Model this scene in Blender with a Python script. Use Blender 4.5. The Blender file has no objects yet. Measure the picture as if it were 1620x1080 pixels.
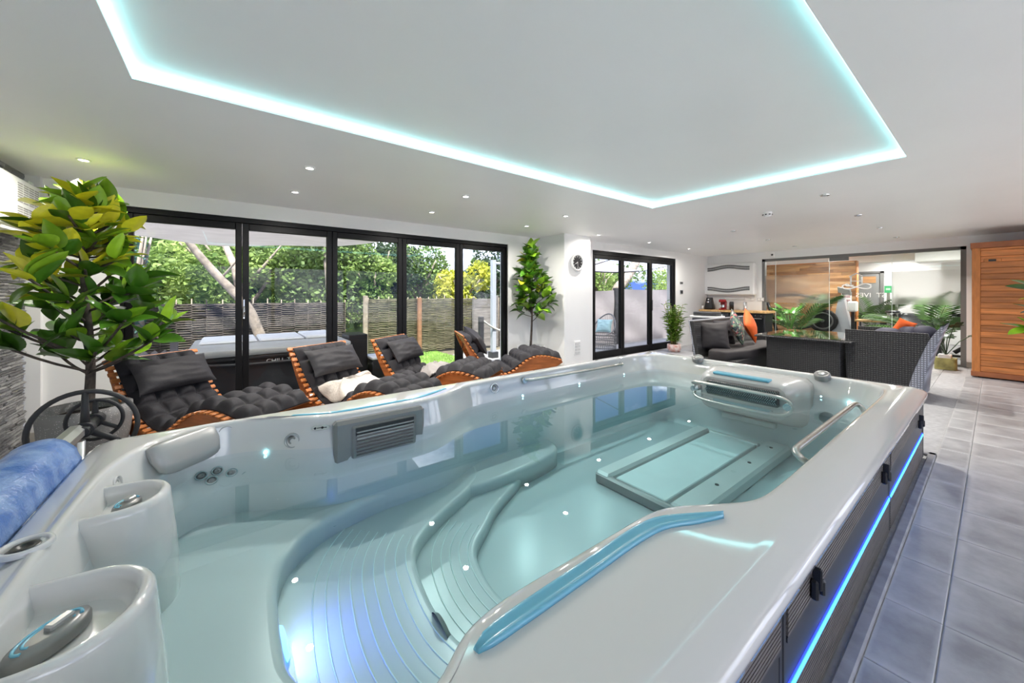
import bpy, math, random
from mathutils import Vector, Matrix, noise
random.seed(7)
PI=math.pi
SC=bpy.context.scene
COL=SC.collection
# ---------------------------------------------------------------- camera
cam_d=bpy.data.cameras.new('camera'); cam=bpy.data.objects.new('camera',cam_d); COL.objects.link(cam)
cam.location=(0,0,1.34); cam.rotation_euler=(PI/2,0,math.radians(-37.32))
cam_d.sensor_width=36; cam_d.lens=12.978; cam_d.shift_y=-75/1620.0; cam_d.clip_start=0.02; cam_d.clip_end=300
SC.camera=cam
# ---------------------------------------------------------------- world
w=bpy.data.worlds.new('world'); SC.world=w; w.use_nodes=True
nt=w.node_tree; nt.nodes.clear()
def N(t,typ,**k):
    n=t.nodes.new(typ)
    for a,b in k.items(): setattr(n,a,b)
    return n
tc=N(nt,'ShaderNodeTexCoord'); mp=N(nt,'ShaderNodeMapping'); mp.inputs['Scale'].default_value=(1,1,2.2)
nz=N(nt,'ShaderNodeTexNoise'); nz.inputs['Scale'].default_value=2.3; nz.inputs['Detail'].default_value=7; nz.inputs['Roughness'].default_value=.6
rp=N(nt,'ShaderNodeValToRGB'); rp.color_ramp.elements[0].position=.47; rp.color_ramp.elements[1].position=.60
rp.color_ramp.elements[0].color=(.035,.065,.19,1); rp.color_ramp.elements[1].color=(.86,.90,1,1)
bg=N(nt,'ShaderNodeBackground'); bg.inputs['Strength'].default_value=3.9
wo=N(nt,'ShaderNodeOutputWorld')
L=nt.links.new
L(tc.outputs['Generated'],mp.inputs[0]); L(mp.outputs[0],nz.inputs['Vector']); L(nz.outputs[0],rp.inputs[0]); L(rp.outputs[0],bg.inputs[0]); L(bg.outputs[0],wo.inputs[0])
# ---------------------------------------------------------------- sun (soft, behind the house, lights the garden)
sd=bpy.data.lights.new('sun','SUN'); so=bpy.data.objects.new('sun',sd); COL.objects.link(so)
sd.energy=8; sd.angle=math.radians(4); sd.color=(1,.96,.88); so.location=(0,-6,9); so.rotation_euler=(math.radians(24),math.radians(-12),0)
# ---------------------------------------------------------------- daylight portals at the glazing
def portal(x0,x1,y,z0,z1,rot):
    d=bpy.data.lights.new('window_portal','AREA'); o=bpy.data.objects.new('window_portal',d); COL.objects.link(o)
    d.shape='RECTANGLE'; d.size=x1-x0; d.size_y=z1-z0; d.cycles.is_portal=True
    o.location=((x0+x1)/2,y,(z0+z1)/2); o.rotation_euler=(math.radians(rot),0,0)
portal(-.87,3.93,5.5,0,2.2,-90); portal(5.87,8.97,5.15,0,2.2,-90); portal(-1,9,-2.25,.1,2.2,90)
SPOT=19.0
SC.view_settings.view_transform='Standard'; SC.view_settings.look='None'; SC.view_settings.exposure=0.6; SC.view_settings.gamma=1; SC.view_settings.use_curve_mapping=False
SC.render.engine='CYCLES'
cy=SC.cycles
try:
    cy.use_denoising=True; cy.denoiser='OPENIMAGEDENOISE'; cy.use_adaptive_sampling=True; cy.adaptive_threshold=.02
    cy.max_bounces=14; cy.diffuse_bounces=6; cy.glossy_bounces=5; cy.transmission_bounces=8; cy.transparent_max_bounces=24; cy.sample_clamp_indirect=6; cy.caustics_reflective=False; cy.caustics_refractive=False
except Exception as e: print(e)
# ---------------------------------------------------------------- materials
MT={}
def mat(name,col,rough=.5,metal=0,spec=None,coat=0,emit=None,es=0,var=0,vs=8,col2=None,bump=0,bs=20,aniso=None,rnd=0,coords='Object',stretch=None,alpha=None,sub=0):
    m=bpy.data.materials.new(name); m.use_nodes=True; t=m.node_tree; b=t.nodes['Principled BSDF']
    c=(col[0],col[1],col[2],1)
    b.inputs['Base Color'].default_value=c; b.inputs['Roughness'].default_value=rough; b.inputs['Metallic'].default_value=metal
    if spec is not None: b.inputs['Specular IOR Level'].default_value=spec
    if coat: b.inputs['Coat Weight'].default_value=coat; b.inputs['Coat Roughness'].default_value=.05
    if emit: b.inputs['Emission Color'].default_value=(*emit,1); b.inputs['Emission Strength'].default_value=es
    if sub: b.inputs['Subsurface Weight'].default_value=sub; b.inputs['Subsurface Radius'].default_value=(.3,.6,.1); b.inputs['Subsurface Scale'].default_value=.02
    src=None
    if var or bump or col2:
        tcn=N(t,'ShaderNodeTexCoord'); mpn=N(t,'ShaderNodeMapping'); t.links.new(tcn.outputs[coords],mpn.inputs[0])
        if stretch: mpn.inputs['Scale'].default_value=stretch
        nn=N(t,'ShaderNodeTexNoise'); nn.inputs['Scale'].default_value=vs; nn.inputs['Detail'].default_value=5; t.links.new(mpn.outputs[0],nn.inputs['Vector'])
        r=N(t,'ShaderNodeValToRGB'); r.color_ramp.elements[0].position=.35; r.color_ramp.elements[1].position=.65
        a=col2 if col2 else tuple(max(0,x*(1-var)) for x in col); 
        bb=col if col2 else tuple(min(1,x*(1+var)) for x in col)
        r.color_ramp.elements[0].color=(*a,1); r.color_ramp.elements[1].color=(*bb,1)
        t.links.new(nn.outputs[0],r.inputs[0]); src=r.outputs[0]
        if bump:
            n2=N(t,'ShaderNodeTexNoise'); n2.inputs['Scale'].default_value=bs; n2.inputs['Detail'].default_value=4; t.links.new(mpn.outputs[0],n2.inputs['Vector'])
            bp=N(t,'ShaderNodeBump'); bp.inputs['Strength'].default_value=bump; bp.inputs['Distance'].default_value=.01
            t.links.new(n2.outputs[0],bp.inputs['Height']); t.links.new(bp.outputs[0],b.inputs['Normal'])
    if rnd:
        oi=N(t,'ShaderNodeObjectInfo'); hs=N(t,'ShaderNodeHueSaturation')
        mr=N(t,'ShaderNodeMapRange'); mr.inputs['To Min'].default_value=1-rnd; mr.inputs['To Max'].default_value=1+rnd
        t.links.new(oi.outputs['Random'],mr.inputs[0]); t.links.new(mr.outputs[0],hs.inputs['Value'])
        if src: t.links.new(src,hs.inputs['Color'])
        else: hs.inputs['Color'].default_value=c
        src=hs.outputs[0]
    if src: t.links.new(src,b.inputs['Base Color'])
    MT[name]=m; return m
def thin_glass(name,tint=(1,1,1),gain=1.0,rough=0,ior=1.45):
    m=bpy.data.materials.new(name); m.use_nodes=True; t=m.node_tree; t.nodes.clear()
    o=N(t,'ShaderNodeOutputMaterial'); mx=N(t,'ShaderNodeMixShader'); tr=N(t,'ShaderNodeBsdfTransparent'); gl=N(t,'ShaderNodeBsdfGlossy')
    fr=N(t,'ShaderNodeFresnel'); fr.inputs[0].default_value=ior; ge=N(t,'ShaderNodeNewGeometry'); mu=N(t,'ShaderNodeMath',operation='MULTIPLY'); iv=N(t,'ShaderNodeMath',operation='SUBTRACT'); iv.inputs[0].default_value=gain
    tr.inputs[0].default_value=(*tint,1); gl.inputs['Roughness'].default_value=rough
    t.links.new(ge.outputs['Backfacing'],iv.inputs[1]); 
    cl=N(t,'ShaderNodeMath',operation='MAXIMUM'); cl.inputs[1].default_value=0; t.links.new(iv.outputs[0],cl.inputs[0])
    t.links.new(fr.outputs[0],mu.inputs[0]); t.links.new(cl.outputs[0],mu.inputs[1])
    t.links.new(mu.outputs[0],mx.inputs[0]); t.links.new(tr.outputs[0],mx.inputs[1]); t.links.new(gl.outputs[0],mx.inputs[2]); t.links.new(mx.outputs[0],o.inputs[0])
    MT[name]=m; return m
WHITE=mat('white_paint',(.83,.83,.82),.6,var=.012,vs=1.5)
CEIL=mat('ceiling_paint',(.90,.895,.885),.40,var=.012,vs=1.2)
BLACK=mat('black_aluminium',(.0035,.0035,.004),.45,spec=.2)
ACR=mat('white_acrylic',(.60,.595,.58),.06,coat=.7)
ACR2=mat('pool_acrylic',(.52,.545,.55),.25)
GREYP=mat('grey_plastic',(.22,.22,.215),.28,metal=.25)
GREYL=mat('light_grey_plastic',(.42,.42,.41),.25,metal=.3)
CHROME=mat('chrome',(.75,.76,.77),.12,metal=1)
STEEL=mat('brushed_steel',(.55,.55,.52),.28,metal=1,var=.1,vs=30,stretch=(1,1,20))
TEAL=mat('teal_trim',(.14,.42,.56),.2,coat=.5)
RIB=mat('ribbed_charcoal',(.15,.135,.122),.45,var=.35,vs=14,stretch=(.5,4,40))
CHAR=mat('charcoal_panel',(.035,.036,.040),.4)
BLK=mat('black_plastic',(.015,.015,.016),.35)
RUB=mat('black_rubber',(.02,.02,.022),.6)
BLUE=mat('blue_led',(.02,.1,.8),.4,emit=(.03,.35,1.0),es=5)
BLUED=mat('blue_led_edge',(.01,.02,.6),.4,emit=(.02,.05,1.0),es=2.2)
CYAN=mat('cyan_led',(.5,1,1),.4,emit=(.42,.97,1.0),es=3.6)
WLED=mat('water_led',(.5,1,1),.4,emit=(.35,.9,1.0),es=9)
VLED=mat('step_lamp',(.3,.4,1),.4,emit=(.16,.45,1.0),es=2.2)
BULB=mat('downlight_bulb',(1,1,1),.4,emit=(1,.95,.87),es=14)
BULBOFF=mat('unlit_bulb',(.35,.35,.34),.3,metal=.4)
SKY_LEAF=None
thin_glass('window_glass',(.97,.98,.98),.9)
thin_glass('partition_glass',(.95,.965,.96),.9)
# water: clear surface with fresnel mirror + absorbing body
def water_mat():
    m=thin_glass('pool_water',(1,1,1),1.0,0,1.42); t=m.node_tree
    va=N(t,'ShaderNodeVolumeAbsorption'); va.inputs['Color'].default_value=(.16,.66,.72,1); va.inputs['Density'].default_value=.53
    o=[n for n in t.nodes if n.type=='OUTPUT_MATERIAL'][0]; t.links.new(va.outputs[0],o.inputs['Volume']); return m
WATER=water_mat()
# frosted film on the partition
def frost_mat():
    m=bpy.data.materials.new('frosted_film'); m.use_nodes=True; t=m.node_tree; t.nodes.clear()
    o=N(t,'ShaderNodeOutputMaterial'); a=N(t,'ShaderNodeMixShader'); b=N(t,'ShaderNodeMixShader'); tr=N(t,'ShaderNodeBsdfTransparent'); tl=N(t,'ShaderNodeBsdfTranslucent'); df=N(t,'ShaderNodeBsdfDiffuse'); rf=N(t,'ShaderNodeBsdfRefraction')
    rf.inputs['Roughness'].default_value=.32; rf.inputs['IOR'].default_value=1.12; rf.inputs[0].default_value=(.95,.95,.94,1)
    df.inputs[0].default_value=(.8,.8,.79,1); tl.inputs[0].default_value=(.85,.84,.83,1)
    a.inputs[0].default_value=.12; t.links.new(rf.outputs[0],a.inputs[1]); t.links.new(df.outputs[0],a.inputs[2])
    b.inputs[0].default_value=.12; t.links.new(a.outputs[0],b.inputs[1]); t.links.new(tr.outputs[0],b.inputs[2]); t.links.new(b.outputs[0],o.inputs[0])
    MT['frosted_film']=m; return m
FROST=frost_mat()
# ---------------------------------------------------------------- mesh helpers
class MB:
    def __init__(s): s.v=[]; s.f=[]; s.m=[]; s.sm=[]
    def add(s,vs,fs,mi=0,smooth=False,M=None):
        b=len(s.v)
        s.v+=[tuple(M@Vector(p)) for p in vs] if M is not None else [tuple(p) for p in vs]
        for f in fs: s.f.append(tuple(i+b for i in f)); s.m.append(mi); s.sm.append(smooth)
        return s
    def box(s,x0,y0,z0,x1,y1,z1,mi=0,M=None,r=0):
        if r<=0:
            vs=[(x0,y0,z0),(x1,y0,z0),(x1,y1,z0),(x0,y1,z0),(x0,y0,z1),(x1,y0,z1),(x1,y1,z1),(x0,y1,z1)]
            fs=[(0,3,2,1),(4,5,6,7),(0,1,5,4),(1,2,6,5),(2,3,7,6),(3,0,4,7)]
            return s.add(vs,fs,mi,False,M)
        r=min(r,(x1-x0)*.49,(y1-y0)*.49,(z1-z0)*.49)
        # chamfered box: 24 verts
        vs=[];idx={}
        for ix,(xa,xs) in enumerate(((x0,1),(x1,-1))):
            for iy,(ya,ys) in enumerate(((y0,1),(y1,-1))):
                for iz,(za,zs) in enumerate(((z0,1),(z1,-1))):
                    for ax in range(3):
                        p=[xa+xs*r,ya+ys*r,za+zs*r]; p[ax]=(xa,ya,za)[ax]
                        idx[(ix,iy,iz,ax)]=len(vs); vs.append(tuple(p))
        fs=[]
        def q(*k): fs.append(tuple(idx[a] for a in k))
        q((0,0,0,0),(0,0,1,0),(0,1,1,0),(0,1,0,0)); q((1,0,0,0),(1,1,0,0),(1,1,1,0),(1,0,1,0))
        q((0,0,0,1),(1,0,0,1),(1,0,1,1),(0,0,1,1)); q((0,1,0,1),(0,1,1,1),(1,1,1,1),(1,1,0,1))
        q((0,0,0,2),(0,1,0,2),(1,1,0,2),(1,0,0,2)); q((0,0,1,2),(1,0,1,2),(1,1,1,2),(0,1,1,2))
        for a in (0,1):
            for b in (0,1):
                e=[(0,a,b,1),(1,a,b,1),(1,a,b,2),(0,a,b,2)]; q(*(e if (a==b) else e[::-1])) 
                e=[(a,0,b,0),(a,1,b,0),(a,1,b,2),(a,0,b,2)]; q(*(e[::-1] if (a==b) else e))
                e=[(a,b,0,0),(a,b,1,0),(a,b,1,1),(a,b,0,1)]; q(*(e if (a==b) else e[::-1]))
        for a in (0,1):
            for b in (0,1):
                for c in (0,1):
                    e=[(a,b,c,0),(a,b,c,1),(a,b,c,2)]; q(*(e if (a+b+c)%2==0 else e[::-1]))
        return s.add(vs,fs,mi,False,M)
    def ring_loft(s,rings,mi=0,smooth=True,closed=True,cap0=False,cap1=False,M=None,mis=None):
        n=len(rings[0]); vs=[p for r in rings for p in r]; b=len(s.v)
        s.v+=[tuple(M@Vector(p)) for p in vs] if M is not None else [tuple(p) for p in vs]
        for k in range(len(rings)-1):
            for i in range(n if closed else n-1):
                j=(i+1)%n
                s.f.append((b+k*n+i,b+k*n+j,b+(k+1)*n+j,b+(k+1)*n+i)); s.m.append(mis[k] if mis else mi); s.sm.append(smooth)
        if cap0: s.f.append(tuple(b+i for i in range(n))[::-1]); s.m.append(mi); s.sm.append(False)
        if cap1: s.f.append(tuple(b+(len(rings)-1)*n+i for i in range(n))); s.m.append(mi); s.sm.append(False)
        return s
    def cyl(s,p,r,h,axis='z',seg=16,mi=0,r2=None,M=None,smooth=True):
        r2=r if r2 is None else r2; R0=[];R1=[]
        for i in range(seg):
            a=2*PI*i/seg; c,d=math.cos(a),math.sin(a)
            if axis=='z': R0.append((p[0]+r*c,p[1]+r*d,p[2])); R1.append((p[0]+r2*c,p[1]+r2*d,p[2]+h))
            elif axis=='y': R0.append((p[0]+r*d,p[1],p[2]+r*c)); R1.append((p[0]+r2*d,p[1]+h,p[2]+r2*c))
            else: R0.append((p[0],p[1]+r*c,p[2]+r*d)); R1.append((p[0]+h,p[1]+r2*c,p[2]+r2*d))
        return s.ring_loft([R0,R1],mi,smooth,True,True,True,M)
    def lathe(s,prof,seg=28,mi=0,M=None,cap0=False,cap1=False,smooth=True,mis=None):
        return s.ring_loft([[(r*math.cos(2*PI*i/seg),r*math.sin(2*PI*i/seg),z) for i in range(seg)] for r,z in prof],mi,smooth,True,cap0,cap1,M,mis)
    def tube(s,pts,r,seg=8,mi=0,closed=False,M=None,caps=True):
        P=[Vector(p) for p in pts]; n=len(P); rings=[]; rr=r if isinstance(r,(list,tuple)) else [r]*n
        up=None
        for i in range(n):
            if closed: t=P[(i+1)%n]-P[i-1]
            else: t=P[min(i+1,n-1)]-P[max(i-1,0)]
            t.normalize()
            if up is None: up=Vector((0,0,1)) if abs(t.z)<.9 else Vector((1,0,0))
            a=t.cross(up); 
            if a.length<1e-4: a=t.cross(Vector((0,1,.1)))
            a.normalize(); b=a.cross(t).normalized(); up=b
            rings.append([tuple(P[i]+(a*math.cos(2*PI*k/seg)+b*math.sin(2*PI*k/seg))*rr[i]) for k in range(seg)])
        if closed: rings.append(rings[0])
        return s.ring_loft(rings,mi,True,True,(not closed) and caps,(not closed) and caps,M)
    def prism(s,poly,z0,z1,mi=0,M=None,bev=0,smooth=False):
        # poly: 2D list ccw; extruded in z with optional rounded top edge
        n=len(poly)
        if bev:
            rings=[[(x,y,z0) for x,y in poly]]
            nn=norms(poly)
            for k in range(5):
                a=PI/2*k/4; d=bev*(1-math.cos(a)); zz=z1-bev+bev*math.sin(a)
                rings.append([(poly[i][0]-nn[i][0]*d,poly[i][1]-nn[i][1]*d,zz) for i in range(n)])
            s.ring_loft(rings,mi,True,True,True,True,M)
        else:
            s.ring_loft([[(x,y,z0) for x,y in poly],[(x,y,z1) for x,y in poly]],mi,smooth,True,True,True,M)
        return s
    def sphere(s,c,r,seg=14,mi=0,M=None,sc=(1,1,1)):
        rings=[]
        for k in range(1,seg//2):
            a=PI*k/(seg//2)
            rings.append([(c[0]+sc[0]*r*math.sin(a)*math.cos(2*PI*i/seg),c[1]+sc[1]*r*math.sin(a)*math.sin(2*PI*i/seg),c[2]-sc[2]*r*math.cos(a)) for i in range(seg)])
        return s.ring_loft(rings,mi,True,True,True,True,M)
    def mesh(s,name,mats):
        me=bpy.data.meshes.new(name); me.from_pydata(s.v,[],s.f)
        for m in (mats if isinstance(mats,(list,tuple)) else [mats]): me.materials.append(m)
        me.polygons.foreach_set('material_index',s.m); me.polygons.foreach_set('use_smooth',s.sm)
        me.update(); return me
def norms(poly):
    n=len(poly); out=[]
    ar=sum(poly[i][0]*poly[(i+1)%n][1]-poly[(i+1)%n][0]*poly[i][1] for i in range(n))
    sg=1 if ar>0 else -1
    for i in range(n):
        a=poly[i-1]; p=poly[i]; b=poly[(i+1)%n]
        l1=math.dist(a,p) or 1; l2=math.dist(p,b) or 1
        n1=(sg*(p[1]-a[1])/l1,-sg*(p[0]-a[0])/l1); n2=(sg*(b[1]-p[1])/l2,-sg*(b[0]-p[0])/l2)
        m=(n1[0]+n2[0],n1[1]+n2[1]); q=max(.5,1+n1[0]*n2[0]+n1[1]*n2[1]); out.append((m[0]/q,m[1]/q))
    return out
def chaikin(p,n=2,closed=True):
    for _ in range(n):
        q=[]
        m=len(p)
        for i in range(m if closed else m-1):
            a=p[i]; b=p[(i+1)%m]
            q.append(tuple(a[k]*.75+b[k]*.25 for k in range(len(a)))); q.append(tuple(a[k]*.25+b[k]*.75 for k in range(len(a))))
        if not closed: q=[p[0]]+q+[p[-1]]
        p=q
    return p
def rrect(x0,y0,x1,y1,r,k=6):
    out=[]
    for cx,cy_,a0 in ((x1-r,y1-r,0),(x0+r,y1-r,90),(x0+r,y0+r,180),(x1-r,y0+r,270)):
        for i in range(k+1):
            a=math.radians(a0+90*i/k); out.append((cx+r*math.cos(a),cy_+r*math.sin(a)))
    return out
def resample(p,n,closed=True):
    m=len(p); seg=[]; tot=0
    rng=range(m if closed else m-1)
    for i in rng:
        d=math.dist(p[i],p[(i+1)%m]); seg.append(d); tot+=d
    out=[]; k=0; acc=0
    for j in range(n):
        t=tot*j/(n if closed else n-1)
        while k<len(seg)-1 and acc+seg[k]<t: acc+=seg[k]; k+=1
        f=(t-acc)/(seg[k] or 1); a=p[k]; b=p[(k+1)%m]
        out.append(tuple(a[i]+(b[i]-a[i])*f for i in range(len(a))))
    return out
def wloc(o):
    v=Vector((0,0,0))
    while o is not None: v=v+o.location; o=o.parent
    return v
def build(mb,name,mats,parent=None,world=True,kind=None,label=None,cat=None,group=None):
    if parent is not None and world:
        off=wloc(parent); mb.v=[(x-off.x,y-off.y,z-off.z) for x,y,z in mb.v]
    o=bpy.data.objects.new(name,mb.mesh(name,mats)); COL.objects.link(o)
    if parent is not None: o.parent=parent
    if kind: o['kind']=kind
    if label: o['label']=label
    if cat: o['category']=cat
    if group: o['group']=group
    return o
def inst(me,name,parent=None,loc=(0,0,0),M=None,label=None):
    o=bpy.data.objects.new(name,me); COL.objects.link(o)
    if parent is not None: o.parent=parent
    if M is not None: o.matrix_local=M
    else: o.location=loc
    if label: o['label']=label
    return o
def thing(name,label,cat,loc=(0,0,0),rz=0,group=None):
    o=bpy.data.objects.new(name,None); COL.objects.link(o); o.empty_display_size=.1
    o.location=loc; o.rotation_euler=(0,0,rz); o['label']=label; o['category']=cat
    if group: o['group']=group
    return o
def solo(mb,name,mats,label,cat,loc=None,group=None,kind=None):
    # a one-mesh thing whose origin sits at its base
    if loc is None:
        xs=[p[0] for p in mb.v]; ys=[p[1] for p in mb.v]; zs=[p[2] for p in mb.v]
        loc=((min(xs)+max(xs))/2,(min(ys)+max(ys))/2,min(zs))
    mb.v=[(x-loc[0],y-loc[1],z-loc[2]) for x,y,z in mb.v]
    o=bpy.data.objects.new(name,mb.mesh(name,mats)); COL.objects.link(o); o.location=loc
    o['label']=label; o['category']=cat
    if group: o['group']=group
    if kind: o['kind']=kind
    return o
def TR(x,y,z,rz=0,rx=0,ry=0,s=1):
    return Matrix.Translation((x,y,z))@Matrix.Rotation(rz,4,'Z')@Matrix.Rotation(ry,4,'Y')@Matrix.Rotation(rx,4,'X')@Matrix.Scale(s,4)
def text_mesh(txt,size,depth=.002):
    cu=bpy.data.curves.new('lettering','FONT'); cu.body=txt; cu.size=size; cu.extrude=depth; cu.align_x='CENTER'; cu.align_y='CENTER'
    o=bpy.data.objects.new('lettering',cu); COL.objects.link(o)
    dg=bpy.context.evaluated_depsgraph_get(); me=bpy.data.meshes.new_from_object(o.evaluated_get(dg)); bpy.data.objects.remove(o); return me
# ================================================================ ROOM
H=2.40
XL=-1.455; XR=10.7; YN=-2.2; YF=5.28
TX0,TX1,TY0,TY1=-.58,4.58,.33,2.92
# floor slab with a pit for the spa
def floor_slab():
    m=MB(); px0,px1,py0,py1=TX0+.06,TX1-.06,TY0+.04,TY1-.04
    for a in ((XL-.3,YN-.3,px0,6.0),(px1,YN-.3,17.3,6.0),(px0,YN-.3,px1,py0),(px0,py1,px1,6.0)): m.box(a[0],a[1],-.12,a[2],a[3],-.006)
    m.box(px0,py0,-1.0,px1,py1,-.95)
    return build(m,'floor',mat('grout',(.36,.36,.37),.8,var=.1,vs=20),kind='structure')
FLOOR=floor_slab()
# tile material: slate blue-grey clouding, paler hazed edges
def tile_mat():
    m=bpy.data.materials.new('slate_tile'); m.use_nodes=True; t=m.node_tree; b=t.nodes['Principled BSDF']
    tc=N(t,'ShaderNodeTexCoord'); oi=N(t,'ShaderNodeObjectInfo'); ad=N(t,'ShaderNodeVectorMath',operation='MULTIPLY_ADD'); 
    cmb=N(t,'ShaderNodeCombineXYZ'); 
    for i in range(3): t.links.new(oi.outputs['Random'],cmb.inputs[i])
    ad.inputs[1].default_value=(37,53,11); t.links.new(cmb.outputs[0],ad.inputs[0]); t.links.new(tc.outputs['Object'],ad.inputs[2])
    nz=N(t,'ShaderNodeTexNoise'); nz.inputs['Scale'].default_value=4.2; nz.inputs['Detail'].default_value=8; nz.inputs['Roughness'].default_value=.62; t.links.new(ad.outputs[0],nz.inputs['Vector'])
    r=N(t,'ShaderNodeValToRGB'); e=r.color_ramp.elements; e[0].position=.33; e[0].color=(.225,.225,.24,1); e[1].position=.70; e[1].color=(.42,.42,.43,1); t.links.new(nz.outputs[0],r.inputs[0])
    sp=N(t,'ShaderNodeSeparateXYZ'); t.links.new(tc.outputs['Generated'],sp.inputs[0])
    def edge(o):
        a=N(t,'ShaderNodeMath',operation='SUBTRACT'); a.inputs[1].default_value=.5; t.links.new(o,a.inputs[0])
        c=N(t,'ShaderNodeMath',operation='ABSOLUTE'); t.links.new(a.outputs[0],c.inputs[0]); return c.outputs[0]
    mxn=N(t,'ShaderNodeMath',operation='MAXIMUM'); t.links.new(edge(sp.outputs[0]),mxn.inputs[0]); t.links.new(edge(sp.outputs[1]),mxn.inputs[1])
    ns=N(t,'ShaderNodeTexNoise'); ns.inputs['Scale'].default_value=9; t.links.new(ad.outputs[0],ns.inputs['Vector'])
    sm=N(t,'ShaderNodeMath',operation='MULTIPLY_ADD'); sm.inputs[1].default_value=.12; t.links.new(ns.outputs[0],sm.inputs[0]); t.links.new(mxn.outputs[0],sm.inputs[2])
    mr=N(t,'ShaderNodeMapRange'); mr.inputs['From Min'].default_value=.46; mr.inputs['From Max'].default_value=.57; mr.inputs['To Max'].default_value=.6; t.links.new(sm.outputs[0],mr.inputs[0])
    mx=N(t,'ShaderNodeMixRGB'); mx.inputs[2].default_value=(.52,.52,.525,1); t.links.new(mr.outputs[0],mx.inputs[0]); t.links.new(r.outputs[0],mx.inputs[1]); t.links.new(mx.outputs[0],b.inputs['Base Color'])
    rr=N(t,'ShaderNodeMapRange'); rr.inputs['To Min'].default_value=.28; rr.inputs['To Max'].default_value=.48; t.links.new(nz.outputs[0],rr.inputs[0]); t.links.new(rr.outputs[0],b.inputs['Roughness'])
    bp=N(t,'ShaderNodeBump'); bp.inputs['Strength'].default_value=.12; bp.inputs['Distance'].default_value=.01; t.links.new(nz.outputs[0],bp.inputs['Height']); t.links.new(bp.outputs[0],b.inputs['Normal'])
    return m
TILE=tile_mat()
def tiles():
    S=.435; g=.004; cache={}; n=0; far=MB()
    xs=[2.30+S*k for k in range(-9,20)]; ys=[.13+S*k for k in range(-6,13)]
    for yi in ys:
        for xi in xs:
            x0,x1,y0,y1=xi+g/2,xi+S-g/2,yi+g/2,yi+S-g/2
            if abs(yi-.13)<.01: y1=.30            # strip cut short against the spa kerb
            x0=max(x0,XL); x1=min(x1,XR+.05); y0=max(y0,YN); y1=min(y1,YF+.02)
            if x1-x0<.03 or y1-y0<.03: continue
            # skip under the spa, trim at its long sides
            inx=(x1>TX0-.02 and x0<TX1+.02)
            if inx and y1>.31 and y0<TY1+.02:
                if y0<TY1 and y1>TY1+.06: y0=TY1+.06
                elif x0<TX1 and x1>TX1+.06: x0=TX1+.06
                elif x1>TX0 and x0<TX0-.06: x1=TX0-.06
                else: continue
            near=(yi>-.75 and (xi>.4)) and (xi<9.2) or (xi<-.5 and yi>2.4)
            k=(round(x1-x0,3),round(y1-y0,3))
            cx,cy_=(x0+x1)/2,(y0+y1)/2
            if near and n<298:
                if k not in cache:
                    mb=MB(); a,b=k[0]/2,k[1]/2; c=.003
                    mb.ring_loft([[(-a,-b,-.008),(a,-b,-.008),(a,b,-.008),(-a,b,-.008)],[(-a,-b,-.002),(a,-b,-.002),(a,b,-.002),(-a,b,-.002)],[(-a+c,-b+c,0),(a-c,-b+c,0),(a-c,b-c,0),(-a+c,b-c,0)]],0,False,True,False,True)
                    cache[k]=mb.mesh('tile',TILE)
                inst(cache[k],'tile',FLOOR,(cx,cy_,random.uniform(-.0006,.0006))); n+=1
            else: far.box(x0,y0,-.008,x1,y1,0)
    build(far,'tile_field',TILE,FLOOR,kind='stuff')
tiles()
# kerb along the visible side of the spa
km=MB(); km.box(TX0-.05,.30,-.01,TX1+.08,.345,.018,r=.006); km.box(TX1+.02,.30,-.01,TX1+.08,2.98,.018,r=.006)
build(km,'trim_1',mat('kerb_stone',(.25,.25,.26),.5,var=.2,vs=10),kind='structure')
# walls --------------------------------------------------------
def wall(name,boxes,m=WHITE):
    b=MB()
    for a in boxes: b.box(*a)
    return build(b,name,m,kind='structure')
B1=(-.88,3.94,2.225)   # bifold opening x0,x1,top
W2=(5.80,9.00,2.235)
wall('wall_garden',[(XL-.2,YF,0,B1[0],YF+.25,H),(B1[1],YF,0,5.3,YF+.25,H),(B1[0],YF,B1[2],B1[1],YF+.25,H)])
wall('wall_pier',[(4.62,4.56,0,5.30,YF+.25,H)])
Y2=4.93
wall('wall_terrace',[(5.30,Y2,0,W2[0],Y2+.25,H),(W2[1],Y2,0,XR+.3,Y2+.25,H),(W2[0],Y2,W2[2],W2[1],Y2+.25,H)])
wall('wall_corner',[(XL,YF-.05,0,-1.365,YF,H)])
wall('wall_near',[(XL-.2,YN-.2,0,XL,4.4,H)])
wall('wall_back',[(XR,3.60,0,XR+.2,Y2,H),(XR,.33,2.22,XR+.2,3.60,H),(XR,YN,0,XR+.2,.33,H)])
wall('wall_side',[(XL-.2,YN-.25,0,-1.0,YN,H),(9,YN-.25,0,XR+.2,YN,H),(-1,YN-.25,2.2,9,YN,H),(-1,YN-.25,0,9,YN,.1)])
# unseen side glazing added to let in daylight : plain frame bars
fb=MB()
for k in range(6): x=-1+2*k; fb.box(x-.04,YN-.2,.1,x+.04,YN-.12,2.2)
fb.box(-1,YN-.2,.1,9,YN-.12,.18); fb.box(-1,YN-.2,2.12,9,YN-.12,2.2)
build(fb,'added_window',BLACK,kind='structure')
# skirting
sk=MB(); sk.box(XL,YF-.062,0,-1.353,YF-.05,.10); sk.box(-1.365,YF-.012,0,B1[0]-.02,YF,.10); sk.box(B1[1]+.02,YF-.012,0,4.61,YF,.10); sk.box(4.61,4.548,0,5.3,4.56,.10); sk.box(4.608,4.56,0,4.62,YF-.01,.10)
build(sk,'baseboard_garden',mat('skirting_tile',(.45,.42,.37),.4,var=.12,vs=6),kind='structure')
sk=MB(); sk.box(XR-.012,.25,0,XR,.33,.10); build(sk,'baseboard_back',MT['skirting_tile'],kind='structure')
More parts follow.
